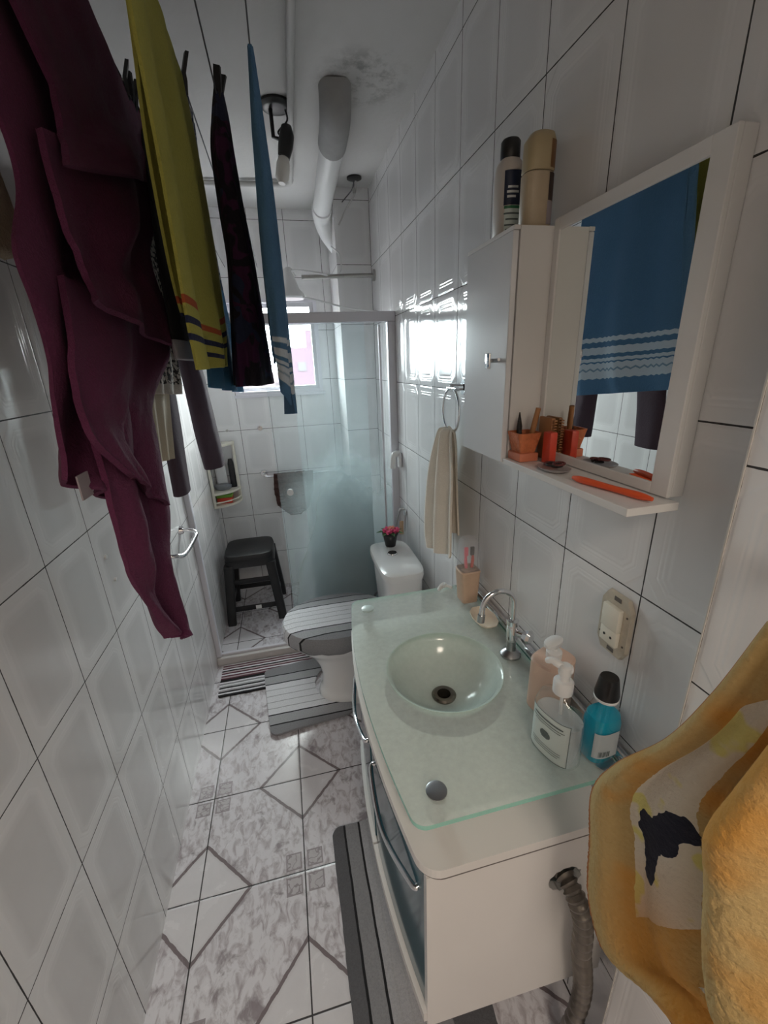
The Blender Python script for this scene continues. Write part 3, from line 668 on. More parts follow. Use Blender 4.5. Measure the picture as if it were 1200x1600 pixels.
G1 = (0.25, 0.25, 0.265); G2 = (0.38, 0.38, 0.40); WH = (0.72, 0.72, 0.75); BK = (0.012, 0.012, 0.014)
def setstripes(lo, hi, name, ax):
    return stripes(name, ax, [(0, G1), (0.12, BK), (0.135, G2), (0.25, BK), (0.265, WH), (0.34, G2), (0.35, WH), (0.43, G2), (0.44, WH), (0.52, G2), (0.53, WH), (0.61, G2), (0.62, WH), (0.70, BK), (0.715, G2), (0.83, BK), (0.845, G1)], lo, hi)
def cov2(a, s):
    s = min(s, 1-s)*2; return 1+0.030*math.sin(11*a+1)*max(0, 1-s*2.2)+0.02*math.sin(23*a)*max(0, 1-s*2.4)
# fabric lid cover: drapes over the lid, gathered below
bm = nb()
def cov(a, s): return 1+0.018*math.sin(11*a+1)*max(0, 1-s*2.0)+0.012*math.sin(23*a)*max(0, 1-s*2.2)
loft(bm, [(0.130, TY, 0.345, 0.228, 0.170), (0.130, TY, 0.35, 0.236, 0.178), (0.128, TY, 0.38, 0.254, 0.197), (0.127, TY, 0.42, 0.254, 0.199), (0.127, TY, 0.440, 0.244, 0.188), (0.127, TY, 0.448, 0.20, 0.15), (0.127, TY, 0.450, 0.08, 0.06), (0.127, TY, 0.4505, 0.002, 0.002), (0.127, TY, 0.444, 0.002, 0.002), (0.127, TY, 0.443, 0.08, 0.06), (0.127, TY, 0.441, 0.20, 0.15), (0.127, TY, 0.434, 0.241, 0.184), (0.127, TY, 0.42, 0.248, 0.192), (0.128, TY, 0.38, 0.249, 0.191), (0.130, TY, 0.35, 0.232, 0.174), (0.130, TY, 0.345, 0.226, 0.168)], 96, 2.15, cov2, False, False)
solo('lid_cover', bm, setstripes(-0.20, 0.20, 'cover_weave', 1), 'grey and white striped fabric cover over the toilet lid', 'toilet cover', (0.13, TY, 0.345))

def rug(bm, outline, z, th, seg=1):
    top = [bm.verts.new((x, y, z+th)) for x, y in outline]; mid = [bm.verts.new((x, y, z)) for x, y in outline]
    bm.faces.new(top); bm.faces.new(mid[::-1]); n = len(top)
    for i in range(n): bm.faces.new((mid[i], mid[(i+1) % n], top[(i+1) % n], top[i]))
def rrect(x0, x1, y0, y1, r, rot=0, n=6, wob=0):
    out = []; cx, cy = (x0+x1)/2, (y0+y1)/2
    for (ax, ay, a0) in ((x1-r, y1-r, 0), (x0+r, y1-r, 90), (x0+r, y0+r, 180), (x1-r, y0+r, 270)):
        for i in range(n+1):
            a = math.radians(a0+90*i/n); out.append((ax+r*math.cos(a), ay+r*math.sin(a)))
    # subdivide long edges with a little wobble
    res = []
    for i, p in enumerate(out):
        q = out[(i+1) % len(out)]; d = math.dist(p, q); k = max(1, int(d/0.02))
        for j in range(k):
            x = p[0]+(q[0]-p[0])*j/k; y = p[1]+(q[1]-p[1])*j/k
            res.append((x+wob*ns(x*30, y*30, 1), y+wob*ns(x*30, y*30, 5)))
    c, s = math.cos(rot), math.sin(rot)
    return [(cx+(x-cx)*c-(y-cy)*s, cy+(x-cx)*s+(y-cy)*c) for x, y in res]
# contour rug with a cut-out for the pedestal (built in its own axes)
def contour():
    pts = rrect(-0.245, 0.14, 1.52, 1.97, 0.035, 0.0, 6, 0.002)
    res = []
    for x, y in pts:
        res.append((x, y))
    # push the right edge inwards round the pedestal
    out = []
    for x, y in res:
        if x > 0.125 and 1.60 < y < 1.90:
            k = math.sqrt(max(0, 1-((y-1.75)/0.15)**2)); x = 0.14-0.145*k
        out.append((x, y))
    c, s = math.cos(-0.12), math.sin(-0.12)
    return [(-0.05+(x+0.05)*math.cos(0.10)-(y-1.73)*math.sin(0.10), 1.73+(x+0.05)*math.sin(0.10)+(y-1.73)*math.cos(0.10)) for x, y in out]
bm = nb(); rug(bm, contour(), 0.0085, 0.010)
o = solo('contour_rug', bm, setstripes(-0.23, 0.235, 'rug_weave', 1), 'grey and white striped contour rug around the toilet foot', 'rug', (-0.05, 1.73, 0.0085), smooth=False)
bm = nb(); rug(bm, rrect(-0.49, -0.01, 1.825, 2.068, 0.012, 0.0, 3, 0.004), 0.0, 0.007)
BU = (0.10, 0.03, 0.045)
rs = []
pal = [BK, WH, BK, (0.35, 0.33, 0.35), WH, BK, G2, WH, G1, WH, BK, BK, BU, (0.45, 0.36, 0.38), BU, WH, BU, (0.5, 0.42, 0.44), BK, WH, BU, (0.5, 0.45, 0.46), BU, WH]
for i, c in enumerate(pal): rs.append((i/len(pal), c))
solo('rag_rug', bm, stripes('rag_weave', 1, rs, -0.12, 0.122, wob=0.008, bscale=120), 'burgundy, black and white striped rag rug before the shower sill', 'rug', (-0.25, 1.946, 0.0), smooth=False)
bm = nb(); rug(bm, rrect(-0.006, 0.34, 0.38, 1.045, 0.03, 0.0, 6, 0.003), 0.0, 0.012)
D1 = (0.11, 0.11, 0.12)
solo('vanity_rug', bm, stripes('bath_weave', 0, [(0, D1), (0.115, BK), (0.135, G1), (0.26, BK), (0.28, G2), (0.34, (0.36, 0.36, 0.37)), (0.355, G2), (0.42, (0.36, 0.36, 0.37)), (0.435, G2), (0.5, G1), (0.7, D1)], -0.173, 0.173), 'charcoal and grey rug with black lines before the vanity', 'rug', (0.167, 0.712, 0.0), smooth=False)

# flower pot on the cistern
t = thing('potted_flowers', 'small black pot of pink artificial flowers on the toilet cistern', 'flowers', (0.43, 1.855, 0.7015))
fx, fy, fz = 0.43, 1.84, 0.7015
bm = nb(); lathe(bm, fx, fy, [(0.024, fz), (0.026, fz+0.005), (0.036, fz+0.058), (0.039, fz+0.060), (0.039, fz+0.068), (0.034, fz+0.068), (0.032, fz+0.06)], 28); part('pot', bm, 'black_g', t)
rnd = random.Random(3)
for i in range(9):
    a = i*2.4; r = 0.034*math.sqrt(i/9); c = Vector((fx+r*1.15*math.cos(a), fy+r*1.15*math.sin(a), fz+0.092-0.35*r+rnd.uniform(-0.003, 0.006)))
    bm = nb()
    for k in range(9):
        an = k*2.39996; rr = 0.004+0.0013*k
        q = c+Vector((math.cos(an)*rr, math.sin(an)*rr, -0.0012*k+0.003))
        r_ = bmesh.ops.create_icosphere(bm, subdivisions=1, radius=0.0075)
        mt = Matrix.Translation(q) @ Matrix.Rotation(an, 4, 'Z') @ Matrix.Rotation(0.9, 4, 'Y') @ Matrix.Diagonal((0.5, 1.0, 1.1, 1))
        bmesh.ops.transform(bm, matrix=mt, verts=r_['verts'])
    part('bloom', bm, 'pink' if i % 3 else 'coral', t)
for i in range(7):
    a = i*0.9+0.3; bm = nb(); L = 0.045
    d = Vector((math.cos(a), math.sin(a), 0.12)); s = Vector((-math.sin(a), math.cos(a), 0)); o0 = Vector((fx, fy, fz+0.072))+d*0.022
    vs = [bm.verts.new(o0), bm.verts.new(o0+d*L*0.5+s*0.011), bm.verts.new(o0+d*L+Vector((0, 0, -0.008))), bm.verts.new(o0+d*L*0.5-s*0.011)]
    f = bm.faces.new(vs); r_ = bmesh.ops.extrude_face_region(bm, geom=[f]); bmesh.ops.translate(bm, verts=[v for v in r_['geom'] if isinstance(v, bmesh.types.BMVert)], vec=(0, 0, 0.0015))
    part('leaf', bm, 'leaf', t)

# ------------------------------------------------------------------ vanity
def bow(y):       # front edge of the tops
    k = (y-0.79)/0.37
    return 0.098+0.035*k*k
def bowed_plate(bm, y0, y1, z0, z1, inset, xback, rc=0.03, hole=None, n=36, mi_side=0, bev=0.002):
    """plate with bowed front and rounded front corners; optional round hole"""
    out = []
    ys = [y0+(y1-y0)*i/n for i in range(n+1)]
    ex = [rc*(1-math.cos(PI/2*i/8)) for i in range(9)]
    ys = sorted({round(q, 5) for q in [y0+e for e in ex]+[y1-e for e in ex]+[y for y in ys if y0+rc < y < y1-rc]}); n = len(ys)-1
    for y in ys:
        x = bow(y)+inset
        e = min(y-y0, y1-y)
        if e < rc: x += rc-math.sqrt(max(0, rc*rc-(rc-e)**2))
        out.append((x, y))
    out += [(xback, y1)]+[(xback, y0)]
    if not hole:
        a = [bm.verts.new((x, y, z1)) for x, y in out]; b = [bm.verts.new((x, y, z0)) for x, y in out]
        bm.faces.new(a); bm.faces.new(b[::-1])
        for i in range(len(a)):
            bm.faces.new((b[i], b[(i+1) % len(a)], a[(i+1) % len(a)], a[i])).material_index = mi_side
        return
    hx, hy, hr = hole; m = 64
    # radial bridge: sample outline by angle
    def ray(ang):
        dx, dy = math.cos(ang), math.sin(ang); best = 1e9
        for i in range(len(out)):
            (xa, ya), (xb, yb) = out[i], out[(i+1) % len(out)]
            ex, ey = xb-xa, yb-ya; den = dx*ey-dy*ex
            if abs(den) < 1e-12: continue
            tt = ((xa-hx)*ey-(ya-hy)*ex)/den; ss = ((xa-hx)*dy-(ya-hy)*dx)/den
            if tt > 0 and -1e-6 <= ss <= 1+1e-6: best = min(best, tt)
        return (hx+dx*best, hy+dy*best)
    angs = sorted({round(2*PI*i/96-PI, 5) for i in range(96)} | {round(math.atan2(y-hy, x-hx), 5) for x, y in (out[-1], out[-2])} | {round(math.atan2(y-hy, x-hx), 5) for x, y in out[:10]+out[n-9:n+1]})
    rows = []
    for zz in (z1, z0):
        rows.append(([bm.verts.new((*ray(a), zz)) for a in angs], [bm.verts.new((hx+hr*math.cos(a), hy+hr*math.sin(a), zz)) for a in angs]))
    (ot, it), (ob, ib) = rows; m = len(angs)
    for i in range(m):
        j = (i+1) % m
        bm.faces.new((it[i], ot[i], ot[j], it[j])); bm.faces.new((ib[i], ib[j], ob[j], ob[i]))
        bm.faces.new((ot[i], ob[i], ob[j], ot[j])).material_index = mi_side
        bm.faces.new((it[i], it[j], ib[j], ib[i])).material_index = mi_side
VY0, VY1 = 0.425, 1.10
t = thing('vanity_cabinet', 'white bow-fronted vanity cabinet with teal doors and worn edges', 'cabinet', (0.33, 0.77, 0.0))
bm = nb(); bowed_plate(bm, 0.418, 1.13, 0.752, 0.772, 0.0, RX-0.004, 0.035, (0.312, 0.80, 0.15)); part('top_panel', bm, 'mdf', t, False)
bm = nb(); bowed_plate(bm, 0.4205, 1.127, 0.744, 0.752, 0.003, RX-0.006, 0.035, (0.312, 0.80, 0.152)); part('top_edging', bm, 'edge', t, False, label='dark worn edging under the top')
# near side panel with the ragged hole for the hose
bm = nb()
ol = [(0.140, 0.285), (RX-0.012, 0.265), (RX-0.012, 0.744), (0.140, 0.744)]
hc = (0.412, 0.625); N = 32
angs = sorted([2*PI*i/N-PI for i in range(N)]+[math.atan2(z-hc[1], x-hc[0]) for x, z in ol])
def rayo(a):
    dx, dy = math.cos(a), math.sin(a); best = 1e9
    for i in range(4):
        (xa, ya), (xb, yb) = ol[i], ol[(i+1) % 4]; ex, ey = xb-xa, yb-ya; den = dx*ey-dy*ex
        if abs(den) < 1e-12: continue
        tt = ((xa-hc[0])*ey-(ya-hc[1])*ex)/den; ss = ((xa-hc[0])*dy-(ya-hc[1])*dx)/den
        if tt > 0 and -1e-5 <= ss <= 1+1e-5: best = min(best, tt)
    return hc[0]+dx*best, hc[1]+dy*best
L = []
for y in (0.428, 0.443):
    L.append(([bm.verts.new((rayo(a)[0], y, rayo(a)[1])) for a in angs], [bm.verts.new((hc[0]+math.cos(a)*(0.034+0.008*ns(math.cos(a)*3, math.sin(a)*3)), y, hc[1]+math.sin(a)*(0.030+0.008*ns(math.cos(a)*3, math.sin(a)*3, 2)))) for a in angs]))
m = len(angs)
for i in range(m):
    j = (i+1) % m; (o1, i1), (o2, i2) = L
    bm.faces.new((o1[i], o1[j], i1[j], i1[i])); bm.faces.new((o2[i], i2[i], i2[j], o2[j])); bm.faces.new((o1[i], o2[i], o2[j], o1[j])); bm.faces.new((i1[i], i1[j], i2[j], i2[i]))
part('side_panel', bm, 'mdf', t, False)
bm = nb(); box(bm, 0.140, RX-0.012, 1.085, 1.10, 0.285, 0.744); part('side_panel', bm, 'mdf', t, False)
bm = nb(); box(bm, 0.140, RX-0.012, 0.444, 1.084, 0.285, 0.300); part('bottom_panel', bm, 'mdf', t, False)
bm = nb(); box(bm, RX-0.020, RX-0.012, 0.444, 1.084, 0.301, 0.744); part('back_panel', bm, 'mdf', t, False)
def bow2(y): return bow(y)+0.012
def curved_panel(bm, y0, y1, z0, z1, off, th, n=20):
    a = []; 
    for i in range(n+1):
        y = y0+(y1-y0)*i/n; x = bow2(y)+off
        a.append([bm.verts.new(v) for v in ((x, y, z0), (x, y, z1), (x+th, y, z1), (x+th, y, z0))])
    for p, q in zip(a, a[1:]):
        for k in range(4): bm.faces.new((p[k], q[k], q[(k+1) % 4], p[(k+1) % 4]))
    bm.faces.new(a[0]); bm.faces.new(a[-1][::-1])
for (a, b, hy0, hy1) in ((0.430, 0.760, 0.47, 0.73), (0.765, 1.097, 0.80, 1.05)):
    bm = nb(); curved_panel(bm, a, b, 0.302, 0.735, 0.004, 0.014); d = part('door', bm, 'mdf', t)
    bm = nb(); curved_panel(bm, a+0.012, b-0.012, 0.335, 0.725, 0.000, 0.004); part('glass_front', bm, 'teal', d, label='dark teal glass front')
    bm = nb(); curved_panel(bm, a, b, 0.302, 0.330, -0.010, 0.012); part('door_rail', bm, 'mdf', d)
    ym = (hy0+hy1)/2; bm = nb()
    pts = spline([(bow2(hy0)+0.002, hy0, 0.655), (bow2(hy0)-0.010, hy0+0.012, 0.650), (bow2(ym)-0.020, ym, 0.625), (bow2(hy1)-0.010, hy1-0.012, 0.650), (bow2(hy1)+0.002, hy1, 0.655)], 8)
    tube(bm, pts, 0.0055, 12); part('handle', bm, 'chrome', d)
for x in (0.17, 0.50):
    for y in (0.455, 1.07):
        bm = nb(); box(bm, x-0.02, x+0.02, y-0.02 if y > 1 else y+0.18, y+0.02 if y > 1 else y+0.22, 0.013 if x < 0.3 and y < 1.0 else 0.0, 0.285, 0.003); part('leg', bm, 'mdf', t)

# glass top with bowl
t = thing('glass_basin', 'pale green frosted glass worktop with round glass sink bowl', 'sink', (0.312, 0.80, 0.7722))
GX, GY, GR, GZ = 0.312, 0.80, 0.140, 0.832
bm = nb(); bowed_plate(bm, 0.452, 1.172, GZ-0.010, GZ, 0.004, RX-0.022, 0.022, (GX, GY, GR), mi_side=1)
part('glass_top', bm, ['slab', 'slab_edge'], t, False)
bm = nb()
prof = [(GR+0.003, GZ+0.001), (GR-0.003, GZ-0.001), (GR-0.012, GZ-0.018), (GR-0.035, GZ-0.050), (GR-0.065, GZ-0.074), (GR-0.10, GZ-0.086), (0.022, GZ-0.088), (0.022, GZ-0.092), (GR-0.10, GZ-0.091), (GR-0.062, GZ-0.079), (GR-0.030, GZ-0.054), (GR-0.006, GZ-0.020), (GR+0.003, GZ-0.004)]
R = []
for r, z in prof: R.append([bm.verts.new((GX+r*math.cos(2*PI*k/72), GY+r*math.sin(2*PI*k/72), z)) for k in range(72)])
for i in range(len(R)):
    A, B = R[i], R[(i+1) % len(R)]
    for k in range(72): bm.faces.new((A[k], A[(k+1) % 72], B[(k+1) % 72], B[k]))
part('bowl', bm, 'bowl', t, ang=70)
bm = nb()
prof = [(0.030, GZ-0.087), (0.031, GZ-0.083), (0.026, GZ-0.079), (0.017, GZ-0.080), (0.016, GZ-0.095), (0.016, GZ-0.14), (0.022, GZ-0.14), (0.022, GZ-0.095)]
R = []
for r, z in prof: R.append([bm.verts.new((GX+r*math.cos(2*PI*k/40), GY+r*math.sin(2*PI*k/40), z)) for k in range(40)])
for i in range(len(R)):
    A, B = R[i], R[(i+1) % len(R)]
    for k in range(40): bm.faces.new((A[k], A[(k+1) % 40], B[(k+1) % 40], B[k]))
part('drain', bm, simple('tarnished_chrome', (0.22, 0.20, 0.17), 0.25, 0.9), t)
bm = nb(); lathe(bm, GX, GY, [(0.0155, GZ-0.125), (0.0155, GZ-0.120)], 24); part('drain_plug', bm, 'black_g', t)
for x, y in ((0.185, 0.505), (0.180, 1.115), (0.505, 0.475), (0.507, 1.145)):
    bm = nb(); tube(bm, [(x, y, 0.7722), (x, y, GZ-0.0105)], 0.017, 28); part('standoff', bm, 'steel', t)
    bm = nb(); lathe(bm, x, y, [(0.019, GZ+0.0003), (0.019, GZ+0.002), (0.016, GZ+0.003)], 28); part('standoff_cap', bm, 'steel' if y < 0.6 else simple('pale_cap', (0.55, 0.65, 0.64), 0.3), t)
bm = nb(); box(bm, RX-0.020, RX-0.002, 0.452, 1.165, GZ-0.012, GZ+0.020, 0.006); part('wall_rail', bm, 'chrome', t)

# faucet
t = thing('faucet', 'chrome gooseneck faucet with lever behind the glass bowl', 'faucet', (0.495, 0.80, GZ))
FXX, FYY = 0.492, 0.80
bm = nb(); lathe(bm, FXX, FYY, [(0.026, GZ+0.0003), (0.026, GZ+0.006), (0.020, GZ+0.012), (0.012, GZ+0.018), (0.011, GZ+0.05)], 28); part('base', bm, 'steel', t)
bm = nb(); lathe(bm, FXX, FYY, [(0.013, GZ+0.045), (0.014, GZ+0.05), (0.014, GZ+0.085), (0.012, GZ+0.09), (0.015, GZ+0.092), (0.015, GZ+0.104), (0.010, GZ+0.107)], 24); part('body', bm, 'chrome', t)
bm = nb(); tube(bm, [(FXX, FYY, GZ+0.10), (FXX, FYY, GZ+0.135)]+arc((FXX-0.042, FYY, GZ+0.150), 0.042, 0, 168, (1, 0, 0), (0, 0, 1), 18)+[(FXX-0.086, FYY, GZ+0.128)], 0.0068, 16); part('spout', bm, 'chrome', t)
bm = nb(); tube(bm, [(FXX-0.0855, FYY, GZ+0.135), (FXX-0.087, FYY, GZ+0.116)], 0.009, 18); part('aerator', bm, 'steel', t)
bm = nb(); tube(bm, [(FXX+0.006, FYY-0.006, GZ+0.072), (FXX+0.020, FYY-0.028, GZ+0.072)], 0.009, 16); hd = part('valve_stem', bm, 'chrome', t)
bm = nb(); tube(bm, [(FXX+0.018, FYY-0.025, GZ+0.072), (FXX+0.024, FYY-0.036, GZ+0.072), (FXX+0.027, FYY-0.042, GZ+0.072)], [0.014, 0.019, 0.014], 8); part('handle', bm, 'chrome', t)

# toothbrush holder
t = thing('toothbrush_holder', 'blush wooden-look toothbrush cup with clear lid box', 'toothbrush holder', (0.500, 1.085, GZ))
hx, hy = 0.497, 1.083
bm = nb(); loft(bm, [(hx, hy, GZ+0.0002, 0.026, 0.028), (hx, hy, GZ+0.10, 0.032, 0.032), (hx, hy, GZ+0.104, 0.033, 0.033), (hx, hy, GZ+0.108, 0.030, 0.030)], 32, 5); part('cup', bm, simple('blush_woodgrain', (0.62, 0.43, 0.31), 0.45, var=0.12, vscale=50), t)
bm = nb(); loft(bm, [(hx, hy, GZ+0.108, 0.031, 0.030), (hx, hy, GZ+0.112, 0.031, 0.030), (hx, hy, GZ+0.195, 0.027, 0.026), (hx, hy, GZ+0.210, 0.020, 0.020)], 32, 5); part('clear_lid', bm, 'clear_d', t)
for i, (dx, m, lb) in enumerate(((-0.008, 'pink_b', 'bright pink toothbrush at the left in the clear lid'), (0.010, 'redbox', 'red toothbrush at the right in the clear lid'))):
    tb = thing('toothbrush', lb, 'toothbrush', (hx+dx, hy, GZ+0.112))
    bm = nb(); tube(bm, spline([(hx+dx, hy-0.004, GZ+0.112), (hx+dx*1.3, hy-0.004, GZ+0.140), (hx+dx*1.1, hy-0.002, GZ+0.175)], 5), [0.005]*6+[0.004]*5, 10); part('handle', bm, m, tb)
    bm = nb(); box(bm, hx+dx*1.1-0.008, hx+dx*1.1+0.004, hy-0.012, hy-0.004, GZ+0.155, GZ+0.183, 0.002); part('bristles', bm, 'pink_b' if i == 0 else 'bristle', tb)
# small white cord heap
bm = nb(); tube(bm, spline([(0.452+0.02*math.cos(a*0.9)-0.003*a, 1.150+0.012*math.sin(a*1.3), GZ+0.006+0.002*a) for a in range(9)], 4), 0.005, 8)
solo('white_cord', bm, 'wcord', 'short white cord coiled on the glass behind the toothbrush cup', 'cord', (0.45, 1.14, GZ))
# soap dish (shell) under the spout
bm = nb(); sx, sy = 0.490, 0.950
loft(bm, [(sx, sy, GZ+0.0003, 0.020, 0.034), (sx, sy, GZ+0.010, 0.028, 0.046), (sx, sy, GZ+0.018, 0.034, 0.054), (sx, sy, GZ+0.020, 0.033, 0.053), (sx, sy, GZ+0.012, 0.026, 0.044), (sx, sy, GZ+0.008, 0.010, 0.02)], 40, 2.3, lambda a, s: 1+0.02*math.cos(10*a))
solo('shell_dish', bm, 'shell', 'cream shell-shaped soap dish on the glass behind the faucet', 'soap dish', (sx, sy, GZ))
# beige soap dispenser
t = thing('soap_dispenser', 'blush soap dispenser with white pump between faucet and clear bottle', 'soap dispenser', (0.492, 0.630, GZ))
dx_, dy_ = 0.490, 0.632
bm = nb(); loft(bm, [(dx_, dy_, GZ+0.0003, 0.043, 0.036, 0.4, 3), (dx_, dy_, GZ+0.004, 0.045, 0.038, 0.4, 3), (dx_, dy_, GZ+0.118, 0.044, 0.037, 0.4, 3), (dx_, dy_, GZ+0.122, 0.040, 0.033, 0.4, 3), (dx_, dy_, GZ+0.123, 0.018, 0.018, 0.4, 2)], 40); part('body', bm, 'beige_p', t)
bm = nb(); lathe(bm, dx_, dy_, [(0.016, GZ+0.1232), (0.016, GZ+0.138), (0.013, GZ+0.141), (0.007, GZ+0.142), (0.006, GZ+0.150)], 24); part('collar', bm, 'white', t)
bm = nb(); loft(bm, [(dx_-0.003, dy_, GZ+0.150, 0.012, 0.010, 0.4), (dx_-0.004, dy_, GZ+0.156, 0.024, 0.014, 0.4), (dx_-0.004, dy_, GZ+0.164, 0.024, 0.014, 0.4), (dx_-0.004, dy_, GZ+0.168, 0.016, 0.009, 0.4)], 24, 2.4); part('pump_head', bm, 'white', t)
# clear gel bottle
t = thing('gel_bottle', 'clear oval pump bottle with pale green label nearest on the glass', 'bottle', (0.433, 0.515, GZ))
gx, gy, gr = 0.430, 0.520, -1.30
bm = nb(); loft(bm, [(gx, gy, GZ+0.0003, 0.040, 0.025, gr, 2.6), (gx, gy, GZ+0.006, 0.046, 0.031, gr, 2.6), (gx, gy, GZ+0.110, 0.046, 0.031, gr, 2.6), (gx, gy, GZ+0.130, 0.040, 0.023, gr, 2.4), (gx, gy, GZ+0.142, 0.020, 0.017, gr, 2), (gx, gy, GZ+0.147, 0.015, 0.015, gr, 2)], 48); part('bottle', bm, 'clear', t)
bm = nb(); loft(bm, [(gx, gy, GZ+0.003, 0.038, 0.024, gr, 2.6), (gx, gy, GZ+0.008, 0.043, 0.028, gr, 2.6), (gx, gy, GZ+0.095, 0.043, 0.028, gr, 2.6)], 48); part('gel', bm, 'gel_liq', t)
def labelpatch(bm, cx, cy, rx, ry, rot, p, a0, a1, z0, z1, off=0.0008, n=14, mi=0):
    rows = []
    for i in range(n+1):
        a = math.radians(a0+(a1-a0)*i/n); ca, sa = math.cos(a), math.sin(a)
        x = math.copysign(abs(ca)**(2/p), ca)*(rx+off); y = math.copysign(abs(sa)**(2/p), sa)*(ry+off)
        X = cx+x*math.cos(rot)-y*math.sin(rot); Y = cy+x*math.sin(rot)+y*math.cos(rot)
        rows.append((bm.verts.new((X, Y, z0)), bm.verts.new((X, Y, z1))))
    for a, b in zip(rows, rows[1:]): bm.faces.new((a[0], b[0], b[1], a[1])).material_index = mi
    return rows
bm = nb(); labelpatch(bm, gx, gy, 0.046, 0.031, gr, 2.6, 212, 326, GZ+0.014, GZ+0.108)
lb = part('label', bm, 'label_w', t, label='pale green paper label')
bm = nb()
for z0, z1, a0, a1 in ((0.013, 0.0145, 212, 326), (0.1075, 0.109, 212, 326), (0.094, 0.097, 235, 305), (0.088, 0.0895, 230, 310), (0.083, 0.0842, 240, 300), (0.038, 0.039, 235, 305), (0.033, 0.034, 235, 305), (0.028, 0.029, 242, 298), (0.013, 0.109, 324, 326), (0.013, 0.109, 212, 214)):
    labelpatch(bm, gx, gy, 0.046, 0.031, gr, 2.6, a0, a1, GZ+z0, GZ+z1, 0.0014)
for k in range(6):
    h = 0.0028; z = 0.054+k*h; w = 9*math.sqrt(max(0.05, 1-((k-2.5)/3)**2)); labelpatch(bm, gx, gy, 0.046, 0.031, gr, 2.6, 268-w, 268+w, GZ+z, GZ+z+h*0.8, 0.0014)
part('print', bm, 'ink', lb)
bm = nb(); lathe(bm, gx, gy, [(0.017, GZ+0.147), (0.0175, GZ+0.150), (0.0175, GZ+0.170), (0.015, GZ+0.173), (0.009, GZ+0.174), (0.008, GZ+0.186)], 24); part('collar', bm, 'white', t)
bm = nb(); tube(bm, spline([(gx+0.010, gy-0.004, GZ+0.196), (gx, gy, GZ+0.198), (gx-0.014, gy+0.016, GZ+0.205), (gx-0.020, gy+0.026, GZ+0.199)], 5), [0.008]*6+[0.007]*4+[0.006]*4+[0.005]*2, 12)
lathe(bm, gx, gy, [(0.011, GZ+0.186), (0.0115, GZ+0.190), (0.0115, GZ+0.203), (0.008, GZ+0.206)], 20); part('pump_head', bm, 'white', t)
bm = nb(); tube(bm, [(gx, gy, GZ+0.147), (gx+0.004, gy, GZ+0.012)], 0.003, 8); part('dip_tube', bm, 'wcord', t)
# mouthwash
t = thing('mouthwash_bottle', 'blue mouthwash bottle with black cap beside the wall', 'bottle', (0.512, 0.505, GZ))
mx_, my_, mr = 0.505, 0.498, 0.1
bm = nb(); loft(bm, [(mx_, my_, GZ+0.0003, 0.028, 0.022, mr, 3), (mx_, my_, GZ+0.005, 0.032, 0.026, mr, 3), (mx_, my_, GZ+0.085, 0.033, 0.027, mr, 3), (mx_, my_, GZ+0.105, 0.029, 0.024, mr, 2.6), (mx_, my_, GZ+0.125, 0.019, 0.019, mr, 2), (mx_, my_, GZ+0.135, 0.018, 0.018, mr, 2)], 44); part('bottle', bm, 'clear', t)
bm = nb(); loft(bm, [(mx_, my_, GZ+0.003, 0.027, 0.021, mr, 3), (mx_, my_, GZ+0.008, 0.030, 0.024, mr, 3), (mx_, my_, GZ+0.085, 0.031, 0.025, mr, 3), (mx_, my_, GZ+0.100, 0.028, 0.023, mr, 2.6)], 44); part('rinse', bm, 'blue_liq', t)
bm = nb(); lathe(bm, mx_, my_, [(0.0205, GZ+0.134), (0.021, GZ+0.138), (0.020, GZ+0.139)], 28); part('neck_ring', bm, 'white', t)
bm = nb(); lathe(bm, mx_, my_, [(0.0205, GZ+0.1395), (0.0210, GZ+0.146), (0.0165, GZ+0.176), (0.0150, GZ+0.180), (0.006, GZ+0.180)], 32); part('cap', bm, 'black_g', t)
bm = nb(); labelpatch(bm, mx_, my_, 0.033, 0.027, mr, 3, 205, 285, GZ+0.022, GZ+0.078); lb = part('label', bm, simple('silver_label', (0.45, 0.50, 0.52), 0.35), t)
bm = nb()
for k in range(9): labelpatch(bm, mx_, my_, 0.033, 0.027, mr, 3, 232+k*4.2, 232+k*4.2+(2.6 if k % 3 else 1.3), GZ+0.026, GZ+0.038, 0.0014, 2)
part('barcode', bm, 'ink', lb)

# drain hose out of the cabinet side
bm = nb(); pts = spline([(0.412, 0.46, 0.628), (0.412, 0.425, 0.632), (0.418, 0.397, 0.612), (0.428, 0.385, 0.56), (0.433, 0.383, 0.48), (0.447, 0.383, 0.40), (0.462, 0.388, 0.30), (0.468, 0.40, 0.17), (0.470, 0.42, 0.02)], 14)
tube(bm, pts, [0.0165+0.0025*math.sin(i*1.55) for i in range(len(pts))], 18)
solo('drain_hose', bm, 'hose', 'grey corrugated drain hose coming out of the cabinet side', 'hose', (0.46, 0.40, 0.0))

# ------------------------------------------------------------------ mirror cabinet
t = thing('mirror_cabinet', 'white wall cabinet with framed mirror and shelf above the vanity', 'mirror cabinet', (RX, 0.75, 1.345))
CX0 = 0.441
bm = nb(); box(bm, RX-0.022, RX-0.001, 0.470, 0.80, 1.350, 1.785, 0.0015); part('back_board', bm, 'mdf', t, False)
for y0, y1, z0, z1 in ((0.470, 0.500, 1.350, 1.785), (0.790, 0.805, 1.350, 1.785), (0.500, 0.790, 1.765, 1.785), (0.500, 0.790, 1.350, 1.366)):
    bm = nb(); box(bm, RX-0.030, RX-0.0222, y0, y1, z0, z1, 0.001); part('mirror_frame', bm, 'mdf', t, False)
bm = nb(); box(bm, RX-0.0265, RX-0.0222, 0.5003, 0.7897, 1.3662, 1.7648); part('mirror', bm, 'mirror', t, False)
bm = nb(); box(bm, CX0, RX-0.023, 0.454, 0.805, 1.336, 1.348, 0.001); part('shelf', bm, 'mdf', t, False)
bm = nb()
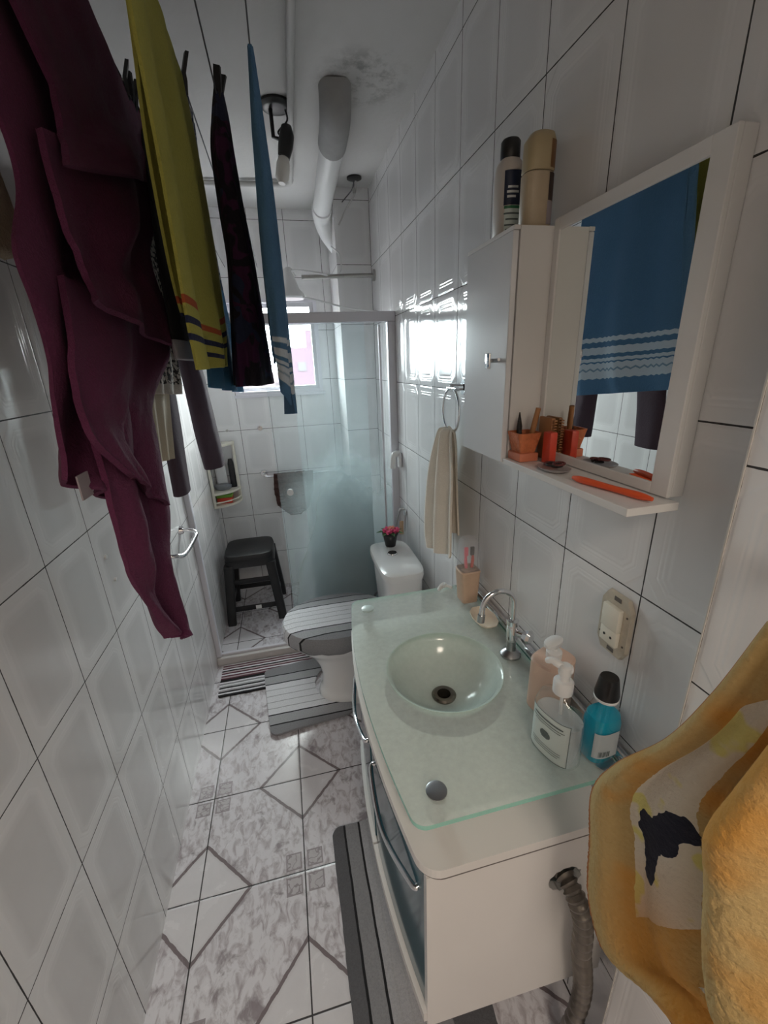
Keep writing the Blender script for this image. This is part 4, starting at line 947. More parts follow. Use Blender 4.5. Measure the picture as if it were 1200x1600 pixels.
box(bm, CX0+0.012, RX-0.001, 0.806, 0.818, 1.340, 1.775); box(bm, CX0+0.012, RX-0.001, 1.000, 1.012, 1.340, 1.775)
box(bm, CX0+0.012, RX-0.001, 0.818, 1.000, 1.763, 1.775); box(bm, CX0+0.012, RX-0.001, 0.818, 1.000, 1.340, 1.352); box(bm, RX-0.008, RX-0.001, 0.818, 1.000, 1.352, 1.763)
part('carcass', bm, 'mdf', t, False)
bm = nb(); box(bm, CX0-0.002, CX0+0.010, 0.808, 1.010, 1.338, 1.768, 0.0015); dd = part('door', bm, 'door_l', t, False)
bm = nb(); box(bm, CX0-0.001, CX0+0.0115, 0.806, 1.012, 1.7685, 1.776, 0.001); part('door_top_lip', bm, 'mdf', t, False)
bm = nb(); tube(bm, [(CX0-0.002, 0.845, 1.545), (CX0-0.020, 0.845, 1.545)], 0.004, 10); hk = part('handle', bm, 'steel', dd)
bm = nb(); box(bm, CX0-0.026, CX0-0.020, 0.836, 0.854, 1.529, 1.560, 0.002); part('handle_plate', bm, 'chrome', hk)
bm = nb(); tube(bm, [(CX0-0.012, 0.845, 1.545), (CX0-0.012, 0.82, 1.547)], 0.003, 8); part('keeper', bm, 'steel', hk)

# bottles on the cabinet
t = thing('lotion_bottle', 'white bottle with black cap and dark label on the wall cabinet', 'bottle', (0.483, 0.93, 1.7765))
bx, by, bz = 0.492, 0.935, 1.7765
bm = nb(); loft(bm, [(bx, by, bz, 0.024, 0.028), (bx, by, bz+0.004, 0.026, 0.030), (bx, by, bz+0.115, 0.026, 0.030), (bx, by, bz+0.135, 0.024, 0.024), (bx, by, bz+0.143, 0.018, 0.018)], 40, 2.6); part('body', bm, simple('ivory_plastic', (0.60, 0.54, 0.49), 0.4), t)
bm = nb(); lathe(bm, bx, by, [(0.0175, bz+0.1432), (0.019, bz+0.146), (0.019, bz+0.172), (0.016, bz+0.176), (0.006, bz+0.177)], 28); part('cap', bm, 'black_g', t)
bm = nb(); labelpatch(bm, bx, by, 0.026, 0.030, 0, 2.6, 222, 300, bz+0.060, bz+0.118); lb = part('label', bm, 'label_n', t, label='dark navy label')
bm = nb(); labelpatch(bm, bx, by, 0.026, 0.030, 0, 2.6, 225, 300, bz+0.054, bz+0.059); part('label_band', bm, 'label_g', t, label='green band')
bm = nb(); labelpatch(bm, bx, by, 0.026, 0.030, 0, 2.6, 228, 300, bz+0.010, bz+0.054); lw = part('label', bm, 'label_w', t, label='pale lower label')
bm = nb()
for z, a0, a1 in ((0.088, 240, 275), (0.080, 236, 278), (0.072, 238, 270)): labelpatch(bm, bx, by, 0.026, 0.030, 0, 2.6, a0, a1, bz+z, bz+z+0.004, 0.0014)
part('print', bm, 'ink_w', lb)
bm = nb()
for z, a0, a1 in ((0.044, 225, 285), (0.034, 235, 280), (0.024, 230, 276), (0.016, 235, 283)): labelpatch(bm, bx, by, 0.026, 0.030, 0, 2.6, a0, a1, bz+z, bz+z+0.003, 0.0014)
part('print', bm, 'ink', lw)
t = thing('hair_product_bottle', 'tall tan and brown bottle with brown cap beside the mirror top', 'bottle', (0.505, 0.845, 1.7765))
bx, by = 0.503, 0.848
bm = nb(); loft(bm, [(bx, by, bz, 0.026, 0.022), (bx, by, bz+0.003, 0.028, 0.024), (bx, by, bz+0.088, 0.028, 0.024), (bx, by, bz+0.090, 0.026, 0.022)], 40, 2.6); part('body', bm, 'tan_p', t)
bm = nb(); loft(bm, [(bx, by, bz+0.091, 0.027, 0.023), (bx, by, bz+0.093, 0.028, 0.024), (bx+0.001, by, bz+0.138, 0.027, 0.024), (bx+0.004, by, bz+0.150, 0.021, 0.018), (bx+0.006, by, bz+0.154, 0.012, 0.010)], 40, 2.6); part('cap', bm, simple('tan_cap', (0.46, 0.37, 0.22), 0.35), t)
bm = nb(); labelpatch(bm, bx, by, 0.028, 0.024, 0, 2.6, 286, 350, bz+0.094, bz+0.136); part('cap_side', bm, 'brown', t, label='brown side of the cap')
bm = nb(); labelpatch(bm, bx, by, 0.028, 0.024, 0, 2.6, 286, 350, bz+0.044, bz+0.087); part('label', bm, simple('umber_label', (0.05, 0.03, 0.025), 0.5), t, label='dark brown label')
bm = nb(); labelpatch(bm, bx, by, 0.028, 0.024, 0, 2.6, 284, 348, bz+0.006, bz+0.043); part('label', bm, simple('mauve_label', (0.38, 0.33, 0.35), 0.5), t, label='mauve lower label')

# things on the shelf
SZ = 1.3485
bm = nb(); box(bm, 0.450, 0.492, 0.752, 0.800, SZ, SZ+0.017, 0.002)
solo('small_box', bm, 'salmon', 'flat salmon box under the wicker basket', 'box', (0.47, 0.776, SZ))
t = thing('wicker_basket', 'small orange wicker basket of hair tools on the mirror shelf', 'basket', (0.471, 0.776, SZ+0.0175))
bm = nb()
bz = SZ+0.0175
loft(bm, [(0.471, 0.776, bz, 0.017, 0.020), (0.471, 0.776, bz+0.040, 0.026, 0.027), (0.471, 0.776, bz+0.040, 0.023, 0.024), (0.471, 0.776, bz+0.004, 0.014, 0.017)], 32, 8); part('body', bm, 'orange_w', t)
for i, (x, y, tx, ty, hh, m, nm, lb_) in enumerate(((0.478, 0.768, 0.486, 0.756, 0.088, 'wood', 'hairbrush', 'brush with a wooden handle standing in the wicker basket'), (0.464, 0.782, 0.466, 0.790, 0.078, 'bristle', 'hair_clip', 'dark pointed hair clip standing in the wicker basket'))):
    bm = nb(); tube(bm, [(x, y, bz+0.006), ((x+tx)/2, (y+ty)/2, bz+0.05), (tx, ty, bz+hh)], [0.004, 0.0055, 0.005 if i == 0 else 0.001], 12)
    if i == 1: tube(bm, [(x, y, bz+0.03), (tx-0.004, ty-0.006, bz+hh*0.8)], [0.006, 0.003], 10)
    solo(nm, bm, m, lb_, nm.replace('_', ' '), (x, y, bz))
bm = nb(); box(bm, 0.492, 0.508, 0.716, 0.742, SZ, SZ+0.062, 0.003)
solo('lipstick_box', bm, 'redbox', 'upright red box right of the wicker basket', 'box', (0.50, 0.73, SZ))
bm = nb(); box(bm, 0.5115, 0.520, 0.745, 0.79, SZ, SZ+0.085, 0.002)
for i in range(14): box(bm, 0.5125, 0.519, 0.738, 0.745, SZ+0.010+i*0.0053, SZ+0.0125+i*0.0053)
solo('hair_comb', bm, 'wood', 'brown comb standing upright against the mirror behind the basket', 'comb', (0.515, 0.76, SZ))
t = thing('trinket_dish', 'small shallow dish with hair ties on the mirror shelf', 'dish', (0.474, 0.672, SZ))
bm = nb(); loft(bm, [(0.474, 0.672, SZ, 0.016, 0.022), (0.474, 0.672, SZ+0.004, 0.024, 0.034), (0.474, 0.672, SZ+0.007, 0.026, 0.037), (0.474, 0.672, SZ+0.006, 0.023, 0.033), (0.474, 0.672, SZ+0.003, 0.012, 0.02)], 32, 2); part('plate', bm, simple('grey_dish', (0.42, 0.38, 0.38), 0.3), t)
for i in range(4):
    bm = nb(); c = (0.474+0.006*math.cos(i*1.7), 0.672+0.012*math.sin(i*1.7), SZ+0.009+0.002*i); tube(bm, arc(c, 0.010, 0, 337, (1, 0, 0.1), (0, 1, 0), 15), 0.002, 6, True)
    solo('hair_tie', bm, simple('maroon_tie', (0.12, 0.03, 0.03), 0.8) if i % 2 else 'bristle', 'hair ties heaped in the small dish on the mirror shelf', 'hair tie', c, 'hair ties in the dish')
t = thing('orange_comb', 'long orange plastic comb lying on the near end of the shelf', 'comb', (0.475, 0.52, SZ))
bm = nb(); a = Vector((0.462, 0.600, SZ+0.006)); b = Vector((0.488, 0.462, SZ+0.006)); pts = [a.lerp(b, i/12) for i in range(13)]
tube(bm, pts, [0.003, 0.0055, 0.006, 0.0058, 0.0055, 0.0052, 0.005, 0.005, 0.0052, 0.0055, 0.0058, 0.005, 0.003], 12); part('spine', bm, 'orange', t)
bm = nb(); d = (b-a).normalized(); s = Vector((0, 0, 1)).cross(d)
for i in range(26):
    p = a.lerp(b, 0.08+0.5*i/26); tube(bm, [p+Vector((0, 0, -0.002)), p+s*0.016+Vector((0, 0, -0.002))], 0.0008, 5)
part('teeth', bm, 'orange', t)

# socket
t = thing('wall_socket', 'cream light switch and socket without cover plate on the right wall', 'wall socket', (RX, 0.545, 1.082))
bm = nb(); sy0, sz0 = 0.546, 1.082
vs = []
for (y, z) in ((-0.024, -0.062), (0.024, -0.062), (0.036, -0.042), (0.036, 0.042), (0.024, 0.062), (-0.024, 0.062), (-0.036, 0.042), (-0.036, -0.042)): vs.append((y, z))
a = [bm.verts.new((RX-0.001, sy0+y, sz0+z)) for y, z in vs]; b = [bm.verts.new((RX-0.009, sy0+y*0.95, sz0+z*0.97)) for y, z in vs]
bm.faces.new(a); bm.faces.new(b[::-1])
for i in range(8): bm.faces.new((a[i], a[(i+1) % 8], b[(i+1) % 8], b[i]))
part('yoke', bm, simple('stained_yoke', (0.55, 0.49, 0.40), 0.5, var=0.25, vscale=60), t, False)
bm = nb(); box(bm, RX-0.020, RX-0.009, sy0-0.020, sy0+0.020, sz0-0.006, sz0+0.040, 0.002); part('rocker', bm, 'cream', t)
bm = nb(); box(bm, RX-0.018, RX-0.009, sy0-0.020, sy0+0.020, sz0-0.038, sz0-0.0065, 0.002); so = part('socket_module', bm, 'cream', t)
for y in (-0.008, 0.008):
    bm = nb(); tube(bm, [(RX-0.0182, sy0+y, sz0-0.022), (RX-0.0188, sy0+y, sz0-0.022)], 0.0026, 10); part('socket_hole', bm, 'black', so)
for z in (-0.052, 0.053):
    bm = nb(); box(bm, RX-0.0098, RX-0.0088, sy0-0.010, sy0+0.006, sz0+z-0.004, sz0+z+0.004); part('slot', bm, 'edge', t, False)
for y, z in ((-0.028, 0.03), (0.028, -0.03), (-0.028, -0.03), (0.028, 0.03)):
    bm = nb(); tube(bm, [(RX-0.0088, sy0+y, sz0+z), (RX-0.0100, sy0+y, sz0+z)], 0.002, 8); part('screw_hole', bm, 'edge', t)

# towel ring and hand towel
t = thing('towel_ring', 'chrome towel ring on the right wall beside the wall cabinet', 'towel ring', (RX, 1.25, 1.47))
bm = nb(); tube(bm, [(RX-0.001, 1.25, 1.470), (RX-0.012, 1.25, 1.470)], [0.026, 0.022], 24); part('flange', bm, 'chrome', t)
bm = nb(); tube(bm, [(RX-0.012, 1.25, 1.470), (RX-0.050, 1.262, 1.470)], [0.010, 0.012], 16); tube(bm, [(RX-0.045, 1.215, 1.468), (RX-0.045, 1.285, 1.468)], 0.007, 12); part('arm', bm, 'chrome', t)
bm = nb(); tube(bm, arc((RX-0.045, 1.262, 1.400), 0.067, 0, 360, (0, 1, 0), (0, 0, 1), 40)[:-1], 0.0042, 10, closed=True); part('ring', bm, 'chrome', t)
bm = nb()
X0 = 0.505
def hand(u, v, p):
    a = 0.016*(0.4+0.6*v)
    return Vector((a*math.sin(u*PI*5+0.6+v)+0.01*ns(u*4, v*2, 3)-0.02*math.sin(u*PI), 0, 0))
rows = [((X0+0.012, 1.42, 0.97), (X0+0.012, 1.20, 1.0)), ((X0+0.012, 1.39, 1.15), (X0+0.012, 1.22, 1.15)), ((X0+0.012, 1.315, 1.30), (X0+0.012, 1.235, 1.30)), ((X0+0.002, 1.305, 1.342), (X0+0.002, 1.225, 1.342)), ((X0-0.010, 1.315, 1.325), (X0-0.010, 1.215, 1.325)), ((X0-0.020, 1.375, 1.22), (X0-0.020, 1.165, 1.22)), ((X0-0.022, 1.415, 1.09), (X0-0.022, 1.155, 1.09)), ((X0-0.022, 1.435, 0.96), (X0-0.022, 1.150, 0.97)), ((X0-0.022, 1.41, 0.885), (X0-0.022, 1.155, 0.945))]
sheet(bm, rows, 60, 120, hand, thick=0.006)
solo('hand_towel', bm, 'cream_t', 'cream hand towel hanging from the chrome towel ring', 'towel', (X0, 1.28, 0.9))
# white hook, small hook with strap
bm = nb(); hy_ = 2.035
loft(bm, [(RX-0.010, hy_, 1.045, 0.009, 0.020), (RX-0.010, hy_, 1.10, 0.009, 0.024), (RX-0.012, hy_, 1.118, 0.008, 0.018)], 24, 3)
tube(bm, spline([(RX-0.012, hy_, 1.112), (RX-0.035, hy_, 1.112), (RX-0.044, hy_, 1.09), (RX-0.048, hy_, 1.04)], 5), [0.015]*16, 14)
solo('wall_hook', bm, 'white', 'white plastic hook on the right wall beside the shower post', 'hook', (RX, hy_, 1.045))
t = thing('metal_hook', 'chrome hook with tan strap on the wall above the flower pot', 'hook', (RX, 1.97, 0.80))
bm = nb(); box(bm, RX-0.012, RX-0.001, 1.955, 1.985, 0.80, 0.84, 0.003); part('plate', bm, 'chrome', t)
bm = nb(); tube(bm, spline([(RX-0.010, 1.97, 0.835), (RX-0.032, 1.97, 0.835), (RX-0.045, 1.97, 0.80), (RX-0.060, 1.975, 0.72)], 5), 0.006, 10); tube(bm, [(RX-0.008, 1.96, 0.81), (RX-0.014, 1.95, 0.72)], 0.004, 8); part('wire', bm, 'steel', t)
bm = nb(); box(bm, RX-0.040, RX-0.018, 1.960, 1.966, 0.70, 0.775, 0.002); part('strap', bm, 'leather', t)

# left wall: holder bar, plugs
t = thing('paper_holder', 'chrome bent bar holder on the left wall', 'towel holder', (LX, 1.80, 0.86))
bm = nb(); tube(bm, spline([(LX, 1.92, 0.875), (LX+0.035, 1.92, 0.872), (LX+0.062, 1.915, 0.862), (LX+0.068, 1.88, 0.852), (LX+0.060, 1.70, 0.85), (LX+0.035, 1.66, 0.86), (LX, 1.655, 0.865)], 6), 0.0095, 14); part('bar', bm, 'chrome', t)
for y, z in ((1.92, 0.875), (1.655, 0.865)):
    bm = nb(); tube(bm, [(LX, y, z), (LX+0.014, y, z)], [0.020, 0.016], 20); part('flange', bm, 'chrome', t)
for (y, z, r, lb_) in ((1.187, 1.081, 0.006, 'filled white screw hole, upper of two in the left wall'), (1.205, 1.003, 0.005, 'filled white screw hole, lower of two in the left wall')):
    bm = nb(); tube(bm, [(LX, y, z), (LX+0.003, y, z)], r, 12); solo('wall_plug', bm, 'white', lb_, 'plug', (LX, y, z))

# ------------------------------------------------------------------ clotheslines
LZ = 2.113
for i, (x, lb_) in enumerate(((0.012, 'clothesline cord holding the blue towel, nearest the middle of the room'), (-0.068, 'clothesline cord holding the dark print dress'), (-0.130, 'clothesline cord holding the lime towel'), (-0.250, 'clothesline cord holding the purple towel'), (-0.300, 'clothesline cord holding the leopard print top'), (-0.348, 'clothesline cord closest to the left wall, holding the dark leggings'))):
    bm = nb(); tube(bm, [(x, FY, LZ), (x, 1.2, LZ), (x, BY, LZ)], 0.0016, 6)
    solo('clothesline', bm, 'line', lb_, 'clothesline', (x, 1.2, LZ), 'clotheslines strung along the room')

# clothes pegs
def peg_bm():
    bm = nb()
    for s in (-1, 1):
        ps = [(s*0.004, 0, -0.030), (s*0.0055, 0, -0.008), (s*0.0045, 0, 0.004), (s*0.016, 0, 0.040)]
        A = [Vector(p) for p in ps]
        w = [0.006, 0.008, 0.008, 0.007]
        rr = []
        for p, ww in zip(A, w):
            rr.append([bm.verts.new(p+Vector((dx, dy, 0))) for dx, dy in ((-0.0035, -ww), (0.0035, -ww), (0.0035, ww), (-0.0035, ww))])
        for a, b in zip(rr, rr[1:]):
            for k in range(4): bm.faces.new((a[k], a[(k+1) % 4], b[(k+1) % 4], b[k]))
        bm.faces.new(rr[0][::-1]); bm.faces.new(rr[-1])
    return bm
def peg(x, y, rz, tilt, lb_):
    t = thing('clothes_peg', lb_, 'clothes peg', (x, y, LZ+0.004), 'black clothes pegs on the lines')
    bm = peg_bm(); bmesh.ops.translate(bm, verts=bm.verts, vec=(x, y, LZ+0.004)); part('jaws', bm, 'black', t)
    bm = nb(); tube(bm, [(x-0.006, y, LZ+0.006), (x+0.006, y, LZ+0.006)], 0.0038, 10); part('spring', bm, 'steel', t)
    t.rotation_euler = (tilt, 0, rz)
peg(-0.250, 1.20, 0.3, -0.25, 'black peg clipping the far end of the purple towel')
peg(-0.250, 1.262, 1.2, 0.3, 'black open peg just behind the purple towel')
peg(-0.250, 1.36, 0.2, 0.35, 'black peg on the black garment, between purple and lime towels')
peg(-0.130, 1.165, 0.4, 0.1, 'black peg clipping the far corner of the lime towel')
peg(-0.064, 1.215, 1.3, 0.25, 'black peg clipping the top of the dark print dress')

# purple towel: body plus cascading folds, one cloth
def W(px, py, x): return at(px, py, 0, x)
bm = nb()
def dp(seed, amp): 
    return lambda u, v, p: Vector((amp*1.6*max(0.0, math.sin(PI*u))**0.6*(math.sin(u*PI*3+seed+v*2)*0.6+ns(u*3+seed, v*3, seed))+0.005*ns(u*8+seed, v*5, 3)+0.0012*ns(u*20, v*14, seed), 0, 0))
xa = -0.275
sheet(bm, [(Vector((xa, 0.42, LZ)), Vector((xa+0.02, 1.30, LZ))), (W(0, 190, xa), W(235, 300, xa)), (W(25, 400, xa), W(215, 440, xa)), (W(75, 560, xa), W(228, 600, xa)), (W(92, 680, xa), W(200, 700, xa)), (W(100, 750, xa), W(172, 780, xa))], 60, 90, dp(1, 0.012), thick=0.006)
xb = -0.250
sheet(bm, [(Vector((xb, 0.50, LZ+0.001)), Vector((xb, 1.325, LZ+0.001))), (W(80, 130, xb), W(225, 195, xb)), (W(95, 200, xb+0.008), W(243, 240, xb+0.008)), (W(104, 258, xb+0.024), W(255, 288, xb+0.016)), ], 60, 60, dp(2, 0.010), thick=0.008, smooth=False)
xc = -0.243
sheet(bm, [(W(60, 200, xc-0.01), W(238, 272, xc-0.01)), (W(95, 330, xc), W(248, 320, xc)), (W(120, 400, xc), W(232, 400, xc)), (W(140, 445, xc+0.008), W(258, 480, xc+0.006)), (W(150, 470, xc+0.020), W(271, 545, xc+0.014))], 60, 70, dp(3, 0.012), thick=0.008)
xd = -0.252
sheet(bm, [(W(95, 430, xd-0.01), W(262, 520, xd-0.01)), (W(110, 540, xd), W(262, 560, xd)), (W(118, 610, xd), W(236, 625, xd)), (W(140, 680, xd+0.010), W(245, 690, xd+0.008)), (W(200, 740, xd+0.018), W(262, 790, xd+0.012))], 50, 60, dp(4.2, 0.012), thick=0.008)
xe = -0.258
sheet(bm, [(W(118, 600, xe), W(230, 640, xe)), (W(150, 700, xe), W(242, 730, xe)), (W(172, 790, xe), W(262, 800, xe)), (W(192, 870, xe), W(262, 870, xe)), (W(210, 918, xe), W(272, 915, xe)), (W(245, 968, xe), W(288, 965, xe)), (W(268, 990, xe), W(286, 998, xe))], 50, 80, dp(5.1, 0.016), thick=0.008)
pt = solo('purple_towel', bm, 'purple', 'big purple bath towel hanging in cascading folds over the line', 'towel', (-0.25, 0.85, LZ))
bm = nb(); a = W(116, 745, xa+0.004); b = W(143, 772, xa+0.004); box(bm, xa+0.005, xa+0.007, a.y, b.y, b.z, a.z); part('care_label', bm, simple('pale_tag', (0.30, 0.25, 0.27), 0.8), pt, False, label='pale care label at the hem')

# lime towel
def drape_rows(x, y0, y1, zb_front, zb_back, gap=0.012, zt=LZ, zb2=None):
    return [((x-gap*1.6, y0, zb_back), (x-gap*1.6, y1, zb_back)), ((x-gap, y0, (zt+zb_back)/2), (x-gap, y1, (zt+zb_back)/2)), ((x-0.004, y0, zt-0.015), (x-0.004, y1, zt-0.015)), ((x, y0, zt+0.004), (x, y1, zt+0.004)), ((x+0.004, y0, zt-0.015), (x+0.004, y1, zt-0.015)), ((x+gap, y0, (zt+zb_front)/2), (x+gap, y1, (zt+zb_front)/2)), ((x+gap*1.4, y0, zb_front), (x+gap*1.4, y1, zb_front if zb2 is None else zb2))]
bm = nb()
yx = -0.130
def Wy(px, py, d=0.0): return at(px, py, 0, yx+d)
def ylim(u, v, p): return Vector((0.026*max(0.0, math.sin(PI*u))**0.5*(0.2+0.8*v)*(math.sin(u*PI*4.4+v)*0.6+ns(u*4, v*2, 3)), 0, 0))
sheet(bm, [(Vector((yx, 0.76, LZ+0.001)), Vector((yx, 1.17, LZ+0.001))), (Wy(205, 20), Wy(305, 225)), (Wy(245, 230), Wy(324, 330)), (Wy(270, 370), Wy(340, 430)), (Wy(292, 500), Wy(352, 520)), (Wy(308, 578), Wy(352, 572))], 60, 110, ylim, thick=0.005)
sheet(bm, [(Vector((yx, 0.76, LZ+0.0005)), Vector((yx, 1.16, LZ+0.0005))), (Vector((yx-0.014, 0.80, 1.90)), Vector((yx-0.014, 1.14, 1.90))), (Vector((yx-0.022, 0.86, 1.64)), Vector((yx-0.022, 1.10, 1.64)))], 50, 60, folds(0, 0.012, 2.0, 0.9), thick=0.005, v1=0.8)
solo('lime_towel', bm, 'yellowtowel', 'lime yellow towel with navy and rust chevron bands on the line', 'towel', (yx, 0.95, LZ))

# blue towel
bm = nb(); bx_ = 0.012
sheet(bm, [(Vector((bx_, 1.05, LZ+0.001)), Vector((bx_, 1.43, LZ+0.001))), (Vector((bx_+0.006, 1.03, 1.90)), Vector((bx_+0.014, 1.43, 1.90))), (Vector((bx_+0.004, 0.99, 1.65)), Vector((bx_+0.014, 1.43, 1.65))), (Vector((bx_-0.004, 0.965, 1.452)), Vector((bx_+0.010, 1.43, 1.405)))], 60, 100, folds(0, 0.014, 2.6, 0.15, 0.25), thick=0.005)
sheet(bm, [(Vector((bx_, 1.05, LZ)), Vector((bx_, 1.43, LZ))), (Vector((bx_-0.016, 1.03, 1.90)), Vector((bx_-0.016, 1.43, 1.90))), (Vector((bx_-0.024, 1.02, 1.60)), Vector((bx_-0.022, 1.43, 1.56)))], 50, 60, folds(0, 0.008, 2.2, 0.6, 0.3), thick=0.005, v1=0.7)
sheet(bm, [((bx_-0.003, 1.05, LZ), (bx_+0.003, 1.05, LZ)), ((bx_-0.017, 1.03, 1.90), (bx_+0.009, 1.03, 1.90)), ((bx_-0.022, 0.992, 1.65), (bx_+0.008, 0.992, 1.65)), ((bx_-0.016, 0.967, 1.50), (bx_+0.002, 0.967, 1.47))], 14, 60, lambda u, v, p: Vector((0, -0.008*math.sin(PI*u)+0.004*ns(v*8, u*3), 0)), thick=0.004)
solo('blue_towel', bm, 'bluetowel', 'blue towel with pale woven bands, seen edge-on and in the mirror', 'towel', (bx_, 1.2, LZ))

# dark print dress, hung from one point and widening
bm = nb()
keys = [(-0.064, 1.220, LZ+0.012, 0.010, 0.012, 0), (-0.068, 1.225, 2.08, 0.018, 0.026, 0), (-0.074, 1.24, 2.02, 0.025, 0.050, 0), (-0.074, 1.28, 1.93, 0.029, 0.080, 0), (-0.070, 1.32, 1.82, 0.034, 0.110, 0), (-0.074, 1.34, 1.70, 0.043, 0.130, 0), (-0.078, 1.35, 1.58, 0.050, 0.140, 0), (-0.079, 1.35, 1.505, 0.052, 0.145, 0)]
loft(bm, interp_rings(keys, 70), 72, 2.0, lambda a, s: 1+(0.04+0.16*s)*(0.6*math.sin(6*a+2*s)+ns(math.cos(a)*2.4, math.sin(a)*2.4, s*2.2)))
uvl = bm.loops.layers.uv.verify()
solo('print_dress', bm, 'dress', 'dark purple print dress hanging from one peg beside the blue towel', 'dress', (-0.064, 1.25, LZ))
# grey and blue shirt behind the lime towel
bm = nb(); sx_ = -0.152
sheet(bm, [(Vector((-0.131, 1.19, LZ)), Vector((-0.131, 1.27, LZ-0.03))), (Vector((sx_+0.008, 1.17, 1.98)), Vector((sx_+0.010, 1.34, 1.98))), (Vector((sx_, 1.16, 1.85)), Vector((sx_+0.004, 1.44, 1.85))), (Vector((sx_, 1.08, 1.68)), Vector((sx_+0.006, 1.54, 1.68))), (Vector((sx_, 1.00, 1.515)), Vector((sx_+0.004, 1.64, 1.47)))], 60, 90, folds(0, 0.014, 2.5, 0.7), thick=0.006)
solo('patterned_shirt', bm, 'shirt', 'grey swirl shirt with blue lower half hanging behind the lime towel', 'shirt', (-0.131, 1.3, LZ))
# black garment on the purple towel's line, with a grey waistband hem
t = thing('black_shirt', 'black garment hanging between the purple towel and the lime towel', 'shirt', (-0.25, 1.5, LZ))
bm = nb()
keys = [(-0.250, 1.42, LZ+0.004, 0.005, 0.09, 0), (-0.246, 1.41, 2.05, 0.010, 0.14, 0), (-0.230, 1.38, 1.90, 0.014, 0.22, 0), (-0.220, 1.36, 1.75, 0.016, 0.29, 0), (-0.214, 1.35, 1.615, 0.018, 0.315, 0)]
loft(bm, interp_rings(keys, 50), 64, 2.2, lambda a, s: 1+0.10*s*ns(math.cos(a)*3, math.sin(a)*3, s*3)); part('cloth', bm, 'blackcloth', t)
bm = nb()
loft(bm, interp_rings([(-0.214, 1.35, 1.614, 0.019, 0.316, 0), (-0.214, 1.35, 1.60, 0.021, 0.318, 0), (-0.214, 1.35, 1.575, 0.021, 0.318, 0)], 8), 64, 2.2, lambda a, s: 1+0.03*ns(math.cos(a)*3, math.sin(a)*3, 3)); part('hem', bm, 'greycloth', t, label='grey hem band')
# leggings: waist on the line, two legs hanging
t = thing('leggings', 'dark aubergine leggings with both legs hanging below the towels', 'trousers', (-0.345, 1.55, LZ))
def leg(keys, seed):
    bm = nb(); loft(bm, interp_rings(keys, 50), 40, 2.3, lambda a, s: 1+0.10*ns(math.cos(a)*1.5+seed, math.sin(a)*1.5, s*3)); return bm
bm = leg([(-0.348, 1.55, LZ+0.003, 0.006, 0.20, 0), (-0.348, 1.55, 2.05, 0.012, 0.20, 0), (-0.346, 1.56, 1.85, 0.014, 0.22, 0), (-0.345, 1.56, 1.72, 0.016, 0.22, 0)], 2); part('waist', bm, 'legging', t)
bm = leg([(-0.345, 1.68, 1.76, 0.016, 0.09, 0), (-0.318, 1.73, 1.57, 0.034, 0.085, 0), (-0.312, 1.75, 1.45, 0.038, 0.08, 0), (-0.306, 1.75, 1.32, 0.038, 0.075, 0), (-0.300, 1.75, 1.19, 0.038, 0.07, 0)], 1); part('leg', bm, 'legging', t)
bm = leg([(-0.345, 1.46, 1.76, 0.016, 0.09, 0), (-0.345, 1.44, 1.60, 0.020, 0.08, 0), (-0.345, 1.42, 1.45, 0.022, 0.07, 0), (-0.345, 1.40, 1.32, 0.022, 0.065, 0), (-0.345, 1.385, 1.19, 0.022, 0.06, 0)], 5); part('leg', bm, 'legging', t)
# leopard top and beige cloth on the line nearest the wall
bm = nb(); vx = -0.298
sheet(bm, [(Vector((vx, 1.12, LZ)), Vector((vx, 1.42, LZ))), (Vector((vx, 1.10, 1.85)), Vector((vx, 1.44, 1.85))), (Vector((vx, 1.08, 1.62)), Vector((vx, 1.42, 1.62))), (Vector((vx, 1.07, 1.505)), Vector((vx, 1.40, 1.485)))], 50, 60, folds(0, 0.012, 3.0, 0.3), thick=0.004)
solo('leopard_top', bm, 'leopard', 'leopard print top hanging behind the purple towel', 'top', (vx, 1.25, LZ))
bm = nb(); vx = -0.316
sheet(bm, [(Vector((vx+0.014, 1.43, LZ)), Vector((vx+0.014, 1.60, LZ))), (Vector((vx, 1.30, 1.85)), Vector((vx, 1.50, 1.85))), (Vector((vx, 1.12, 1.55)), Vector((vx, 1.36, 1.55))), (Vector((vx, 1.08, 1.345)), Vector((vx, 1.235, 1.325)))], 50, 60, folds(0, 0.008, 2.4, 0.8), thick=0.004)
solo('beige_shirt', bm, 'beige', 'plain beige cloth hanging just below the leopard print top', 'shirt', (vx, 1.3, LZ))
# tan towel at far left edge
bm = nb(); vx = -0.36
sheet(bm, [(Vector((vx, 0.30, LZ)), Vector((vx, 0.74, LZ))), (Vector((vx, 0.32, 1.95)), Vector((vx, 0.80, 1.95))), (Vector((vx, 0.34, 1.80)), W(25, 360, vx)), (Vector((vx, 0.36, 1.73)), W(12, 405, vx))], 50, 50, folds(0, 0.012, 2.4, 0.2), thick=0.006)
solo('tan_towel', bm, 'tan_t', 'tan towel at the left edge of the photo behind the purple one', 'towel', (vx, 0.55, LZ))

